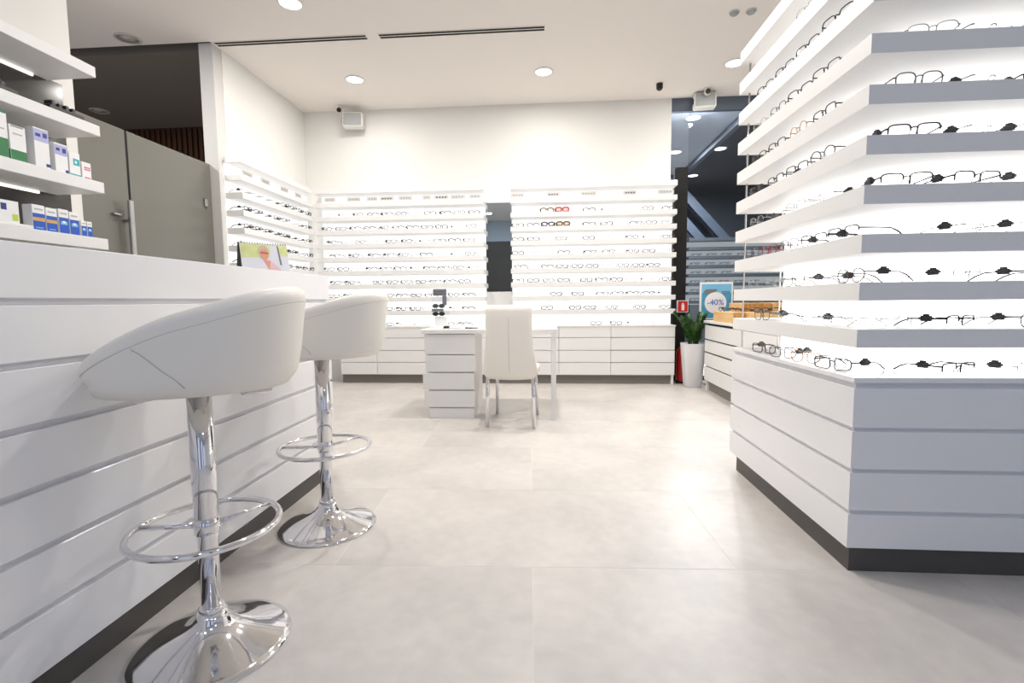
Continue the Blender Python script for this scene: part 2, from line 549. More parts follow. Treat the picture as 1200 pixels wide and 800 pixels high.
# ================================================================== RECEPTION COUNTER
t = thing('reception_counter', 'glossy white reception counter of horizontal boards with dark plinth, left', 'counter', (-1.5, 1.0, 0))
part('carcass', M['groove'], t, (-1.85, -1.0, 0.088), (-1.264, 2.72, 1.10))
part('kickboard', M['kick'], t, (-1.83, -1.0, 0.0), (-1.268, 2.71, 0.088))
for z0, z1 in ((1.016, 1.149), (0.864, 0.999), (0.711, 0.847), (0.558, 0.694), (0.405, 0.541), (0.252, 0.389), (0.089, 0.236)):
    part('board', M['gloss'], t, (-1.27, -1.0, z0), (-1.25, 2.73, z1), 0.002)
part('counter_top', M['gloss'], t, (-1.87, -1.0, 1.10), (-1.2705, 2.73, 1.149), 0.002)
for k, (z0, z1) in enumerate(((0.09, 0.554), (0.57, 1.09))):
    part('end_panel', M['satin'], t, (-1.85, 2.7205, z0), (-1.271, 2.735, z1), 0.001)


# ================================================================== BACKLIT RACKS
def rack_glyphs(t, items, axis, face, z):
    """small brand plates in the top row; the lettering is too small to read in the photo"""
    for (u, wid, dk) in items:
        w2 = wid / 2
        if axis == 'x':
            p = part('brand_plate', M['plate'], t, (u - w2 - 0.02, face, z - 0.025), (u + w2 + 0.02, face + 0.006, z + 0.025))
            g = MB()
            n = max(3, int(wid / 0.03))
            for i in range(n):
                x = u - w2 + (i + 0.2) * wid / n
                g.box((x - t.location[0], face - 0.0015 - t.location[1], z - 0.008 - t.location[2]), (x + wid / n * 0.6 - t.location[0], face - 0.0002 - t.location[1], z + 0.008 - t.location[2]))
            g.build('lettering', M['letter_dk'] if dk else M['letter'], p)
        else:
            p = part('brand_plate', M['plate'], t, (face - 0.006, u - w2 - 0.02, z - 0.025), (face, u + w2 + 0.02, z + 0.025))
            g = MB()
            n = max(3, int(wid / 0.03))
            for i in range(n):
                y = u - w2 + (i + 0.2) * wid / n
                g.box((face + 0.0002 - t.location[0], y - t.location[1], z - 0.008 - t.location[2]), (face + 0.0015 - t.location[0], y + wid / n * 0.6 - t.location[1], z + 0.008 - t.location[2]))
            g.build('lettering', M['letter_dk'] if dk else M['letter'], p)


FZ = [0.835 + 0.163 * k for k in range(10)]    # undersides of the far shelves
FT = 0.056                                     # shelf thickness
FTOP = [0.702] + [z + FT for z in FZ]          # surfaces that carry glasses


def far_rack(x0, x1, label, plates):
    t = thing('display_rack', label, 'display rack', ((x0 + x1) / 2, 6.0, 0.702), group='backlit eyewear racks')
    part('back_panel', M['lit'], t, (x0 + 0.005, 6.07, 0.704), (x1 - 0.005, 6.085, 2.31))
    part('side_panel', M['satin'], t, (x0 - 0.0, 6.086, 0.702), (x1 - 0.0, 6.099, 2.36))
    for z in FZ:
        part('shelf', M['satin'], t, (x0, 5.86, z), (x1, 6.0695, z + FT), 0.002)
    rack_glyphs(t, plates, 'x', 5.93, 2.244)
    return t


far_rack(-2.83, -0.765, 'backlit white eyewear rack on the far wall, left of the mirror', [(-2.66, 0.1, 0), (-2.36, 0.13, 0), (-2.13, 0.1, 0), (-1.95, 0.13, 1), (-1.72, 0.13, 0), (-1.46, 0.07, 0), (-1.28, 0.14, 1), (-1.08, 0.14, 0), (-0.87, 0.11, 0)])
far_rack(-0.445, 1.475, 'backlit white eyewear rack on the far wall, right of the mirror', [(-0.36, 0.12, 0), (0.06, 0.12, 1), (0.47, 0.15, 0), (0.95, 0.12, 1), (1.36, 0.14, 0)])

# left wall rack, turned into the room
t = thing('display_rack', 'backlit white eyewear rack along the left wall, beside the grey doors', 'display rack', (-2.9, 5.1, 0.702), group='backlit eyewear racks')
part('back_panel', M['lit'], t, (-3.022, 4.49, 0.704), (-3.012, 6.06, 2.31))
for z in FZ:
    part('shelf', M['satin'], t, (-3.011, 4.475, z), (-2.84, 5.858, z + FT), 0.002)
rack_glyphs(t, [(4.68, 0.12, 0), (4.98, 0.12, 0), (5.35, 0.12, 0), (5.65, 0.1, 0)], 'y', -2.91, 2.244)

# base cabinets under the far racks, each a unit of four drawers, and their worktops
edges = [-2.56, -2.10, -1.36, -0.62, 0.122, 0.735, 1.475]
LAB = ['white drawer cabinet at the far left corner behind the bar stools', 'white four drawer cabinet behind the far stool, second from the left corner', 'white four drawer cabinet behind the desk pedestal', 'white four drawer cabinet behind the desk chair', 'white four drawer cabinet behind the desk leg', 'white four drawer cabinet at the right end, beside the white planter']
for i in range(6):
    x0, x1 = edges[i], edges[i + 1]
    t = thing('drawer_cabinet', LAB[i], 'cabinet', ((x0 + x1) / 2, 5.95, 0), group='white drawer cabinets on the far wall')
    part('carcass', M['blackmat'] if i == 5 else M['groove'], t, (x0 + 0.002, 5.866, 0.11), (x1 - 0.002, 6.098, 0.686))
    part('kickboard', M['kick_far'], t, (x0, 5.895, 0), (x1 - (0.04 if i == 5 else 0), 6.09, 0.1095))
    for z0, z1 in ((0.112, 0.257), (0.264, 0.403), (0.411, 0.555), (0.562, 0.686)):
        part('drawer', M['satin'], t, (x0 + 0.002, 5.845, z0), (x1 - 0.002, 5.866, z1), 0.0015)
    if i == 5:
        part('foot', M['satin'], t, (x1 - 0.035, 5.86, 0), (x1 - 0.008, 5.892, 0.1115))
t = tag(MB().box((-2.81, 5.838, 0.686), (1.48, 6.098, 0.702), 0, 0.002).build('worktop', M['satin']), 'long thin white worktop under the two far wall racks', 'worktop')
# low cabinet under the left wall rack
t = thing('drawer_cabinet', 'white drawer cabinet along the left wall behind the reception counter', 'cabinet', (-2.9, 5.1, 0), group='white drawer cabinets on the far wall')
part('carcass', M['groove'], t, (-3.02, 4.475, 0.11), (-2.843, 5.83, 0.702))
part('kickboard', M['kick'], t, (-3.01, 4.49, 0), (-2.87, 5.82, 0.1095))
for z0, z1 in ((0.112, 0.257), (0.264, 0.403), (0.411, 0.555), (0.562, 0.70)):
    part('drawer', M['satin'], t, (-2.842, 4.476, z0), (-2.822, 5.83, z1), 0.0015)

# mirror between the racks, with a lit header above
t = thing('wall_mirror', 'tall narrow mirror with glowing white header between the far racks', 'mirror', (-0.605, 6.08, 1.1))
part('mirror_glass', M['mirror'], t, (-0.762, 6.06, 1.115), (-0.448, 6.07, 2.195))
part('backing', M['satin'], t, (-0.763, 6.0705, 0.704), (-0.447, 6.098, 2.42))
part('lit_header', M['litcool'], t, (-0.762, 6.0, 2.2), (-0.448, 6.0695, 2.41), 0.004)
part('lower_panel', M['satin'], t, (-0.762, 6.05, 0.704), (-0.448, 6.07, 1.11), 0.002)

# ------------------------------------------------ right island
IX, IY = 1.075, 1.795
IZ = [0.825 + 0.1645 * k for k in range(10)]
ITH = 0.064
ITOP = [0.72] + [z + ITH for z in IZ]
t = thing('island_cabinet', 'white board clad island cabinet with dark plinth, at right front', 'cabinet', (1.8, 2.3, 0))
part('carcass', M['groove'], t, (IX + 0.012, IY + 0.012, 0.10), (2.7, 2.945, 0.700))
part('kickboard', M['kick'], t, (IX + 0.022, IY + 0.022, 0.0), (2.7, 2.90, 0.099))
for z0, z1 in ((0.098, 0.222), (0.238, 0.376), (0.391, 0.526), (0.541, 0.682)):
    b = MB()
    b.prism([(IX, IY), (IX + 0.018, IY + 0.018), (IX + 0.018, 2.955), (IX, 2.955)], z0, z1)
    o = b.build('board', M['gloss'], t)
    o.location = -t.location
    b = MB()
    b.prism([(IX + 0.0002, IY), (2.7, IY), (2.7, IY + 0.018), (IX + 0.0182, IY + 0.018)], z0, z1)
    o = b.build('board', M['gloss'], t)
    o.location = -t.location
part('counter_top', M['gloss'], t, (IX - 0.004, IY - 0.004, 0.701), (2.7, 2.96, 0.72), 0.002)

t = thing('display_rack', 'tall backlit corner rack of shelves standing on the right island', 'display rack', (1.8, 2.3, 0.72), group='backlit eyewear racks')
o = MB().box((1.345, 2.06, 0.722), (1.357, 2.945, 2.31)).build('back_panel', M['lit_island'], t)
o.location = -t.location
o = MB().box((1.357, 2.06, 0.722), (2.7, 2.072, 2.31)).build('back_panel', M['lit_island'], t)
o.location = -t.location
o = MB().box((1.3575, 2.0725, 0.722), (1.372, 2.945, 2.36)).box((1.372, 2.0725, 0.722), (2.7, 2.085, 2.36)).build('rear_panel', M['satin'], t)
o.location = -t.location
for z in IZ:
    b = MB()
    b.prism([(IX, IY), (2.7, IY), (2.7, 2.0595), (1.3445, 2.0595), (1.3445, 2.955), (IX, 2.955)], z, z + ITH)
    o = b.build('shelf', M['satin'], t)
    o.location = -t.location
for (x, y) in ((1.12, 2.93), (1.32, 2.93)):
    b = MB().cyl((x, y), 0.005, 0.721, 2.3, 8)
    o = b.build('support_rod', M['steel'], t)
    o.location = -t.location
rack_glyphs(t, [(2.6, 0.2, 0), (2.84, 0.1, 0)], 'y', 1.2, IZ[8] + ITH + 0.045)

# ------------------------------------------------ second right counter with oak display blocks
t = thing('drawer_cabinet', 'white drawer cabinet behind the island, carrying oak display blocks', 'cabinet', (2.3, 5.1, 0))
part('carcass', M['blackmat'], t, (1.745, 3.6, 0.11), (3.0, 5.54, 0.74))
part('kickboard', M['kick_far'], t, (1.765, 3.6, 0), (2.98, 5.50, 0.1095))
for z0, z1 in ((0.112, 0.262), (0.276, 0.412), (0.428, 0.552), (0.567, 0.715)):
    part('drawer', M['satin'], t, (1.722, 3.6, z0), (1.744, 5.55, z1), 0.0015)
part('counter_top', M['satin'], t, (1.712, 3.6, 0.741), (3.02, 5.575, 0.766), 0.002)
part('foot', M['satin'], t, (1.74, 5.50, 0), (1.764, 5.53, 0.111))


def block(lo, hi, label, end=True):
    t = thing('display_block', label, 'display block', ((lo[0] + hi[0]) / 2, (lo[1] + hi[1]) / 2, lo[2]), group='oak display blocks')
    part('body', M['oak'], t, lo, hi, 0.003)
    if end:
        part('end_grain', M['oak_end'], t, (lo[0] + 0.004, lo[1] - 0.003, lo[2] + 0.003), (hi[0] - 0.004, lo[1] - 0.0003, hi[2] - 0.003))
    return t


block((1.742, 4.80, 0.767), (1.842, 5.35, 0.872), 'low light oak display block nearest the planter, dark end grain')
block((1.87, 4.78, 0.767), (2.35, 4.96, 0.872), 'low light oak display block seen through the island shelf', False)
block((1.92, 5.05, 0.767), (2.20, 5.40, 0.958), 'taller oak display block in front of the discount poster')
block((2.215, 5.05, 0.767), (2.70, 5.40, 0.958), 'taller oak display block right of the other, behind island shelf', False)

# poster stand behind the counter
t = thing('poster_stand', 'blue and white discount poster in a white frame, -40%', 'poster', (1.96, 5.93, 0))
part('base', M['satin'], t, (1.82, 5.84, 0), (2.10, 6.05, 0.02), 0.004)
part('pole', M['satin'], t, (1.945, 5.94, 0.02), (1.975, 5.96, 0.76))
part('frame', M['white'], t, (1.772, 5.93, 0.76), (2.148, 5.95, 1.195), 0.003)
part('print', M['p_sea'], t, (1.792, 5.927, 0.78), (2.128, 5.9298, 1.175))
b = MB()
b.box((-0.168, -0.0045, 1.07), (0.168, -0.0035, 1.175))
b.build('sky_band', M['p_sky'], t)
b = MB()
N_ = 36
b.add([(-0.01 + 0.125 * cos(2 * pi * i / N_), -0.006, 0.955 + 0.125 * sin(2 * pi * i / N_)) for i in range(N_)] + [(-0.01 + 0.125 * cos(2 * pi * i / N_), -0.0046, 0.955 + 0.125 * sin(2 * pi * i / N_)) for i in range(N_)],
      [list(range(N_))] + [[i, (i + 1) % N_, (i + 1) % N_ + N_, i + N_] for i in range(N_)])
b.build('white_disc', M['white'], t)
b = MB()
for (x0, x1, z0, z1) in ((-0.14, 0.0, 1.085, 1.105), (-0.15, -0.02, 1.065, 1.085), (-0.12, 0.01, 1.105, 1.115), (0.06, 0.15, 1.075, 1.09)):
    b.box((x0, -0.0056, z0), (x1, -0.0046, z1))
b.build('dark_boat', M['p_grey'], t)
cu = bpy.data.curves.new('poster_text', 'FONT')
cu.body = '-40%'
cu.size = 0.095
cu.align_x = 'CENTER'
cu.extrude = 0.0006
to = bpy.data.objects.new('poster_text', cu)
COL.objects.link(to)
bpy.context.view_layer.update()
me = bpy.data.meshes.new_from_object(to.evaluated_get(bpy.context.evaluated_depsgraph_get()))
bpy.data.objects.remove(to)
me.materials.clear()
me.materials.append(M['p_blue'])
to = bpy.data.objects.new('lettering', me)
COL.objects.link(to)
to.parent = t
to.rotation_euler = (pi / 2, 0, 0)
to.location = (-0.01, -0.0075, 0.93)

# grey rack standing in for a reflected display, its back panel glowing dimly
t = thing('display_rack', 'dim grey eyewear rack standing in for a reflection in the tinted pane', 'display rack', (3.2, 9.1, 0))
part('base', M['greyrack'], t, (2.49, 8.9, 0), (4.6, 9.3, 0.9))
part('back_panel', M['greyglow'], t, (2.50, 9.22, 0.9), (4.6, 9.24, 2.06))
part('rear_panel', M['greyrack'], t, (2.49, 9.241, 0.9), (4.6, 9.27, 2.1))
for k in range(8):
    part('shelf', M['greyrack'], t, (2.49, 9.04, 0.92 + 0.158 * k), (4.6, 9.219, 0.975 + 0.158 * k), 0.002)

# ================================================================== EYEGLASSES
def rim(cx, hw, hh, n, shape, z0=0.0):
    pts = []
    for i in range(n):
        a = 2 * pi * i / n
        e = {'rect': 0.45, 'round': 0.95, 'soft': 0.62}[shape]
        c, s = cos(a), sin(a)
        pts.append((cx + hw * math.copysign(abs(c) ** e, c), 0.004 * abs(c) - 0.004, z0 + hh + hh * math.copysign(abs(s) ** e, s) - (0.15 * hh * (c if cx < 0 else -c) * (1 if s < 0 else 0))))
    return pts


STYLES = {   # frame material, thickness, shape, rim, half width, half height, lens, words
    'black': ('f_black', 0.0019, 'rect', 'full', 0.0285, 0.0180, 'lens', 'black full rim eyeglasses'),
    'half': ('f_black', 0.0021, 'rect', 'half', 0.0290, 0.0178, 'lens', 'black half rim eyeglasses'),
    'grey': ('f_grey', 0.0016, 'soft', 'full', 0.0260, 0.0200, 'lens', 'thin gunmetal eyeglasses'),
    'silver': ('f_silver', 0.0012, 'soft', 'half', 0.0260, 0.0190, 'lens', 'pale thin rimmed eyeglasses'),
    'rimless': ('f_grey', 0.0014, 'rect', 'none', 0.0260, 0.0170, 'lens', 'rimless eyeglasses with grey arms'),
    'brown': ('f_brown', 0.0018, 'round', 'full', 0.0265, 0.0205, 'lens', 'brown full rim eyeglasses'),
    'gold': ('f_gold', 0.0016, 'round', 'full', 0.0250, 0.0210, 'lens', 'gold rimmed eyeglasses'),
    'red': ('f_red', 0.0020, 'soft', 'full', 0.0260, 0.0190, 'lens', 'crimson eyeglasses'),
    'sun_peach': ('f_black', 0.0030, 'soft', 'half', 0.0330, 0.0220, 'lens_peach', 'black browed sunglasses with peach lenses'),
    'sun_coral': ('f_coral', 0.0042, 'rect', 'full', 0.0330, 0.0230, 'lens_rose', 'coral sunglasses with rose lenses'),
    'sun_pink': ('f_black', 0.0036, 'round', 'full', 0.0330, 0.0220, 'lens_pink', 'dark round sunglasses with pink lenses'),
    'sun_olive': ('f_tort', 0.0040, 'soft', 'full', 0.0330, 0.0220, 'lens_olive', 'tortoise sunglasses with olive lenses'),
}


def frame_mb(st, b, near, mi=0, mi_lens=None):
    fm, r, shape, kind, hw, hh, ln, words = STYLES[st]
    r = r if near else r * FARK
    n = 28 if near else 16
    sg = 6 if near else 4
    gap = hw + 0.0085
    for s in (-1, 1):
        pts = rim(s * gap, hw, hh, n, shape)
        if kind == 'full':
            b.tube(pts, r, sg, True, mi)
        elif kind == 'half':
            top = [p for i, p in enumerate(pts) if i <= n // 2 + 1]
            b.tube(top, r, sg, False, mi)
    zb = hh * 1.35
    b.tube([(-0.0095, -0.002, zb), (-0.004, -0.005, zb + 0.003), (0.004, -0.005, zb + 0.003), (0.0095, -0.002, zb)], max(r, 0.0011), sg, False, mi)
    for s in (-1, 1):    # nose pads and end pieces
        b.tube([(s * 0.0095, 0.0, zb - 0.004), (s * 0.0085, 0.006, zb - 0.010), (s * 0.0105, 0.007, zb - 0.018)], 0.0011, sg, False, mi)
        b.tube([(s * (gap + hw - 0.001), -0.001, hh * 1.45), (s * (gap + hw + 0.005), 0.003, hh * 1.45)], r * 1.25, sg, False, mi)
    return gap, hw, hh


def temple_mb(st, s, b, near, mi=0):
    fm, r, shape, kind, hw, hh, ln, words = STYLES[st]
    r = r if near else r * FARK
    x = (2 * hw + 0.0085 + 0.005) * s
    z = hh * 1.45
    b.tube([(x, 0.003, z), (x * 1.01, 0.05, z), (x * 1.0, 0.095, z - 0.001), (x * 0.97, 0.118, z - 0.010), (x * 0.94, 0.140, max(0.0015, r * 0.4))], [r * 1.2, r, r, r * 1.3, r * 1.2], 6 if near else 4, False, mi)


def lens_mb(st, s, b, n=28, mi=0):
    fm, r, shape, kind, hw, hh, ln, words = STYLES[st]
    pts = rim(s * (hw + 0.0085), hw * 0.98, hh * 0.98, n, shape, hh * 0.02)
    b.add(pts, [list(range(n))], mi)


def tag_mb(b, x, y, z, mi=0):
    b.box((x - 0.006, y - 0.013, z - 0.010), (x + 0.006, y + 0.013, z + 0.007), mi, 0.0012)
    b.box((x - 0.0075, y - 0.017, z - 0.005), (x + 0.0075, y + 0.017, z + 0.003), mi, 0.0012)
    b.box((x - 0.005, y - 0.007, z + 0.007), (x + 0.005, y + 0.007, z + 0.012), mi, 0.001)


FARK = 1.9
far_cache, near_cache = {}, {}


def link_copy(src, parent=None):
    c = src.copy()
    COL.objects.link(c)
    if parent:
        c.parent = parent
    return c


def glasses_far(st, loc, rotz, label, group, tagged=False):
    key = (st, tagged)
    if key not in far_cache:
        b = MB()
        frame_mb(st, b, False)
        temple_mb(st, -1, b, False)
        temple_mb(st, 1, b, False)
        lens_mb(st, -1, b, 16, 1)
        lens_mb(st, 1, b, 16, 1)
        if tagged:
            tag_mb(b, -(2 * STYLES[st][4] + 0.014), 0.045, STYLES[st][5] * 1.45 + 0.001, 2)
        o = b.build('sunglasses' if st.startswith('sun') else 'eyeglasses', [M[STYLES[st][0]], M[STYLES[st][6]], M['tag']])
        far_cache[key] = o
    else:
        o = link_copy(far_cache[key])
    o.location = (loc[0], loc[1], loc[2] + STYLES[st][1] * FARK + 0.0010)
    o.rotation_euler.z = rotz
    return tag(o, label, 'sunglasses' if st.startswith('sun') else 'eyeglasses', group)


def glasses_near(st, loc, rotz, label, group, tagside=0):
    loc = (loc[0], loc[1], loc[2] + STYLES[st][1] * 1.2 + 0.0006)
    key = (st, tagside)
    if key not in near_cache:
        t = thing('eyeglasses', label, 'eyeglasses', loc, rotz, group)
        b = MB()
        frame_mb(st, b, True)
        fm = M[STYLES[st][0]]
        b.build('front_frame', fm, t)
        for s in (-1, 1):
            b = MB()
            temple_mb(st, s, b, True)
            b.build('temple', fm, t)
            b = MB()
            lens_mb(st, s, b, 28)
            b.build('lens', M[STYLES[st][6]], t)
        if tagside:
            b = MB()
            tag_mb(b, tagside * (2 * STYLES[st][4] + 0.014), 0.05, STYLES[st][5] * 1.45 + 0.002)
            b.build('security_tag', M['tag'], t)
        t.scale = (1.2, 1.2, 1.2)
        near_cache[key] = t
        return t
    src = near_cache[key]
    t = link_copy(src)
    for ch in src.children:
        link_copy(ch, t)
    t.location = loc
    t.rotation_euler.z = rotz
    return tag(t, label, 'eyeglasses', group)


LROWS = [[-2.66, -2.5, -2.34, -2.18, -2.02, -1.86, -1.70, -1.472, -1.284, -1.13, -0.955],
         [-2.70, -2.54, -2.38, -2.2, -2.04, -1.88, -1.72, -1.486, -1.288, -1.12, -0.94],
         [-2.65, -2.467, -2.31, -2.082, -1.923, -1.711, -1.501, -1.302, -1.135, -0.975],
         [-2.614, -2.377, -2.13, -1.938, -1.758, -1.473, -1.305, -1.13, -0.971],
         [-2.69, -2.53, -2.37, -2.21, -2.05, -1.89, -1.73, -1.508, -1.351, -1.172, -1.01],
         [-2.616, -2.443, -2.281, -2.12, -1.938, -1.778, -1.608, -1.45, -1.291, -1.13, -0.96],
         [-2.645, -2.46, -2.297, -1.964, -1.8, -1.63, -1.442, -1.147, -0.97],
         [-1.98, -1.82, -1.659, -1.499, -1.15, -0.98],
         [-1.99, -1.83, -1.642, -1.439, -1.21, -1.05, -0.87]]
RROWS = [[-0.016, 0.155, 0.475, 0.69, 0.979, 1.15, 1.389],
         [-0.36, -0.198, -0.016, 0.155, 0.476, 0.68, 1.02, 1.19, 1.35],
         [-0.36, -0.179, 0.155, 0.476, 0.706, 0.983, 1.18, 1.395],
         [-0.36, -0.19, 0.185, 0.497, 0.707, 0.994, 1.172, 1.395],
         [-0.334, -0.017, 0.165, 0.34, 0.498, 0.668, 0.83, 0.99, 1.16, 1.395],
         [-0.36, -0.2, -0.038, 0.175, 0.45, 0.61, 0.779, 0.978, 1.14, 1.395],
         [-0.36, -0.182, 0.094, 0.348, 0.64, 0.8, 0.98, 1.179, 1.367],
         [-0.019, 0.318, 0.48, 0.752, 1.082, 1.379],
         [0.561, 0.803, 1.014, 1.193]]
rg = random.Random(11)
mix = ['black', 'half', 'black', 'grey', 'half', 'brown', 'rimless', 'silver', 'black', 'half']
for side, rows, where in (('L', LROWS, 'of the rack left of mirror'), ('R', RROWS, 'of the rack right of mirror')):
    for i, row in enumerate(rows):
        zt = FTOP[8 - i]
        lastx, j = -9, -1
        for x in row:
            x = max(x, lastx + 0.178)
            if x > (-0.855 if side == 'L' else 1.40):
                continue
            lastx = x
            j += 1
            st = rg.choice(mix)
            if side == 'R' and i < 2 and abs(x + 0.016) < 0.03:
                st = ('sun_peach', 'sun_pink')[i]
            if side == 'R' and i < 2 and abs(x - 0.155) < 0.03:
                st = ('sun_coral', 'sun_olive')[i]
            tagged = rg.random() < (0.55 if side == 'L' else 0.3) and not st.startswith('sun')
            rz = rg.uniform(-0.12, 0.12) if side == 'R' else rg.uniform(-0.28, 0.2)
            if st.startswith('sun'):
                rz = 0
            lb = '%s, %s in row %s %s' % (STYLES[st][7], ORD[j], ['one', 'two', 'three', 'four', 'five', 'six', 'seven', 'eight', 'nine'][i], where)
            glasses_far(st, (x, 5.90 + 0.0, zt), rz, lb, 'eyewear on the far wall racks', tagged)
for i in range(6):
    zt = FTOP[8 - i]
    for j in range(8):
        y = 4.56 + 0.171 * j
        if rg.random() < 0.1:
            continue
        st = rg.choice(['black', 'half', 'black', 'grey', 'half', 'rimless'])
        lb = '%s, %s in row %s of left wall rack' % (STYLES[st][7], ORD[j], ['one', 'two', 'three', 'four', 'five', 'six'][i])
        glasses_far(st, (-2.85, y, zt), pi / 2 + rg.uniform(-0.12, 0.12), lb, 'eyewear on the left wall rack', rg.random() < 0.6)

# island, left-facing side: (shelf index from the countertop, y, style, tag side)
SIDE = [(0, 2.00, 'black', 1), (0, 2.20, 'gold', -1), (0, 2.36, 'grey', 1), (0, 2.53, 'black', -1), (0, 2.72, 'grey', 1),
        (1, 2.02, 'silver', 0), (1, 2.17, 'rimless', 1), (1, 2.34, 'silver', -1), (1, 2.50, 'grey', 1), (1, 2.66, 'black', 1), (1, 2.82, 'black', -1),
        (2, 1.90, 'brown', 1), (2, 2.10, 'rimless', 1), (2, 2.32, 'grey', 1), (2, 2.50, 'silver', 0), (2, 2.64, 'silver', 0), (2, 2.82, 'silver', 0),
        (3, 1.96, 'half', -1), (3, 2.12, 'half', 1), (3, 2.30, 'grey', 1), (3, 2.50, 'red', 0), (3, 2.66, 'grey', 0), (3, 2.82, 'brown', 0),
        (4, 2.10, 'rimless', 1), (4, 2.30, 'silver', 0), (4, 2.46, 'rimless', 0), (4, 2.62, 'silver', 1), (4, 2.80, 'black', 0),
        (5, 2.06, 'brown', 0), (5, 2.27, 'black', -1), (5, 2.46, 'half', 0), (5, 2.76, 'black', 0),
        (6, 2.09, 'black', 1), (6, 2.29, 'gold', 0), (6, 2.47, 'half', 0), (6, 2.72, 'black', 0),
        (7, 2.06, 'black', 1), (7, 2.27, 'half', 1), (7, 2.46, 'grey', 0), (7, 2.74, 'silver', 0),
        (8, 2.06, 'half', 0), (8, 2.28, 'half', 0), (8, 2.46, 'black', 1), (8, 2.62, 'black', 1),
        (9, 2.30, 'silver', 0)]
cnt, last = {}, {}
for k, y, st, tg in SIDE:
    y = max(y, last.get(k, 0) + 0.206, 2.125 if 4 <= k <= 7 else 0)
    if y > 2.82:
        continue
    last[k] = y
    j = cnt.get(k, 0)
    cnt[k] = j + 1
    where = 'on island countertop' if k == 0 else 'island shelf %s up' % ['', 'one', 'two', 'three', 'four', 'five', 'six', 'seven', 'eight', 'nine'][k]
    lb = '%s, left side, %s from corner, %s' % (STYLES[st][7], ORD[j], where)
    glasses_near(st, (1.105 if k else 1.11, y, ITOP[k]), -pi / 2 + rg.uniform(0.0, 0.16) + (0.3 if k == 0 else 0), lb, 'eyewear on the island, left side', tg)
# island, front side
FRONT = [(0, 1.46, 'half', -1, 0.35), (0, 1.70, 'silver', -1, 0.4), (1, 1.29, 'silver', 0, 0.5), (1, 1.46, 'half', -1, 0.45), (1, 1.70, 'grey', -1, 0.4),
         (2, 1.47, 'silver', -1, 0.4), (2, 1.71, 'half', -1, 0.4), (3, 1.50, 'rimless', -1, 0.35), (3, 1.70, 'silver', -1, 0.4),
         (4, 1.24, 'half', -1, -0.1), (4, 1.47, 'half', -1, 0.1), (4, 1.70, 'silver', -1, 0.2), (5, 1.255, 'half', -1, -0.1), (5, 1.50, 'rimless', -1, 0.3), (5, 1.69, 'silver', -1, 0.3),
         (6, 1.26, 'grey', 0, -0.05), (6, 1.50, 'rimless', -1, 0.25), (6, 1.68, 'black', -1, -0.1), (7, 1.30, 'silver', 0, -0.2), (7, 1.49, 'rimless', 0, 0.2), (7, 1.68, 'silver', 0, 0.0)]
cnt = {}
for k, x, st, tg, rz in FRONT:
    j = cnt.get(k, 0)
    cnt[k] = j + 1
    where = 'on island countertop' if k == 0 else 'island shelf %s up' % ['', 'one', 'two', 'three', 'four', 'five', 'six', 'seven'][k]
    lb = '%s, front side, %s from corner, %s' % (STYLES[st][7], ORD[j], where)
    glasses_near(st, (x, 1.835 + 0.05 * abs(rz), ITOP[k]), rz, lb, 'eyewear on the island, front side', tg)
# glasses on the oak blocks
for (x, y, z, st, lb, rz) in ((1.80, 4.90, 0.872, 'half', 'black half rim eyeglasses on the low oak block by the planter', -1.2), (1.757, 5.12, 0.872, 'brown', 'brown eyeglasses on the low oak block, behind the black pair', -1.3),
                              (2.06, 5.10, 0.958, 'black', 'black eyeglasses on the taller oak block before the poster', -0.4), (2.0, 4.80, 0.872, 'black', 'black eyeglasses on low oak block, left pair behind island shelf', -0.3),
                              (2.17, 4.80, 0.872, 'half', 'black half rim eyeglasses on low oak block, right pair behind island shelf', -0.3), (2.36, 5.08, 0.958, 'black', 'black eyeglasses on the right hand taller oak block, left pair', -0.2),
                              (2.55, 5.08, 0.958, 'grey', 'gunmetal eyeglasses on the right hand taller oak block, right pair', -0.2)):
    glasses_far(st, (x, y, z), rz, lb, 'eyewear on the oak blocks', True)


# glasses on the dim stand-in rack
for i in range(6):
    for j in range(5):
        lb = 'tiny dark eyeglasses, %s in row %s of the dim grey rack' % (ORD[j], ['one', 'two', 'three', 'four', 'five', 'six'][5 - i])
        glasses_far('half', (2.62 + 0.26 * j + 0.03 * (i % 2), 9.06, 0.975 + 0.158 * i), rg.uniform(-0.2, 0.2), lb, 'eyewear on the dim grey rack', True)

# ================================================================== BAR STOOLS
def seat_R(th, k=1.0):
    e = 0.88
    c, s = cos(th), sin(th)
    return (0.023 + 0.266 * k * math.copysign(abs(c) ** e, c), 0.256 * k * math.copysign(abs(s) ** e, s))


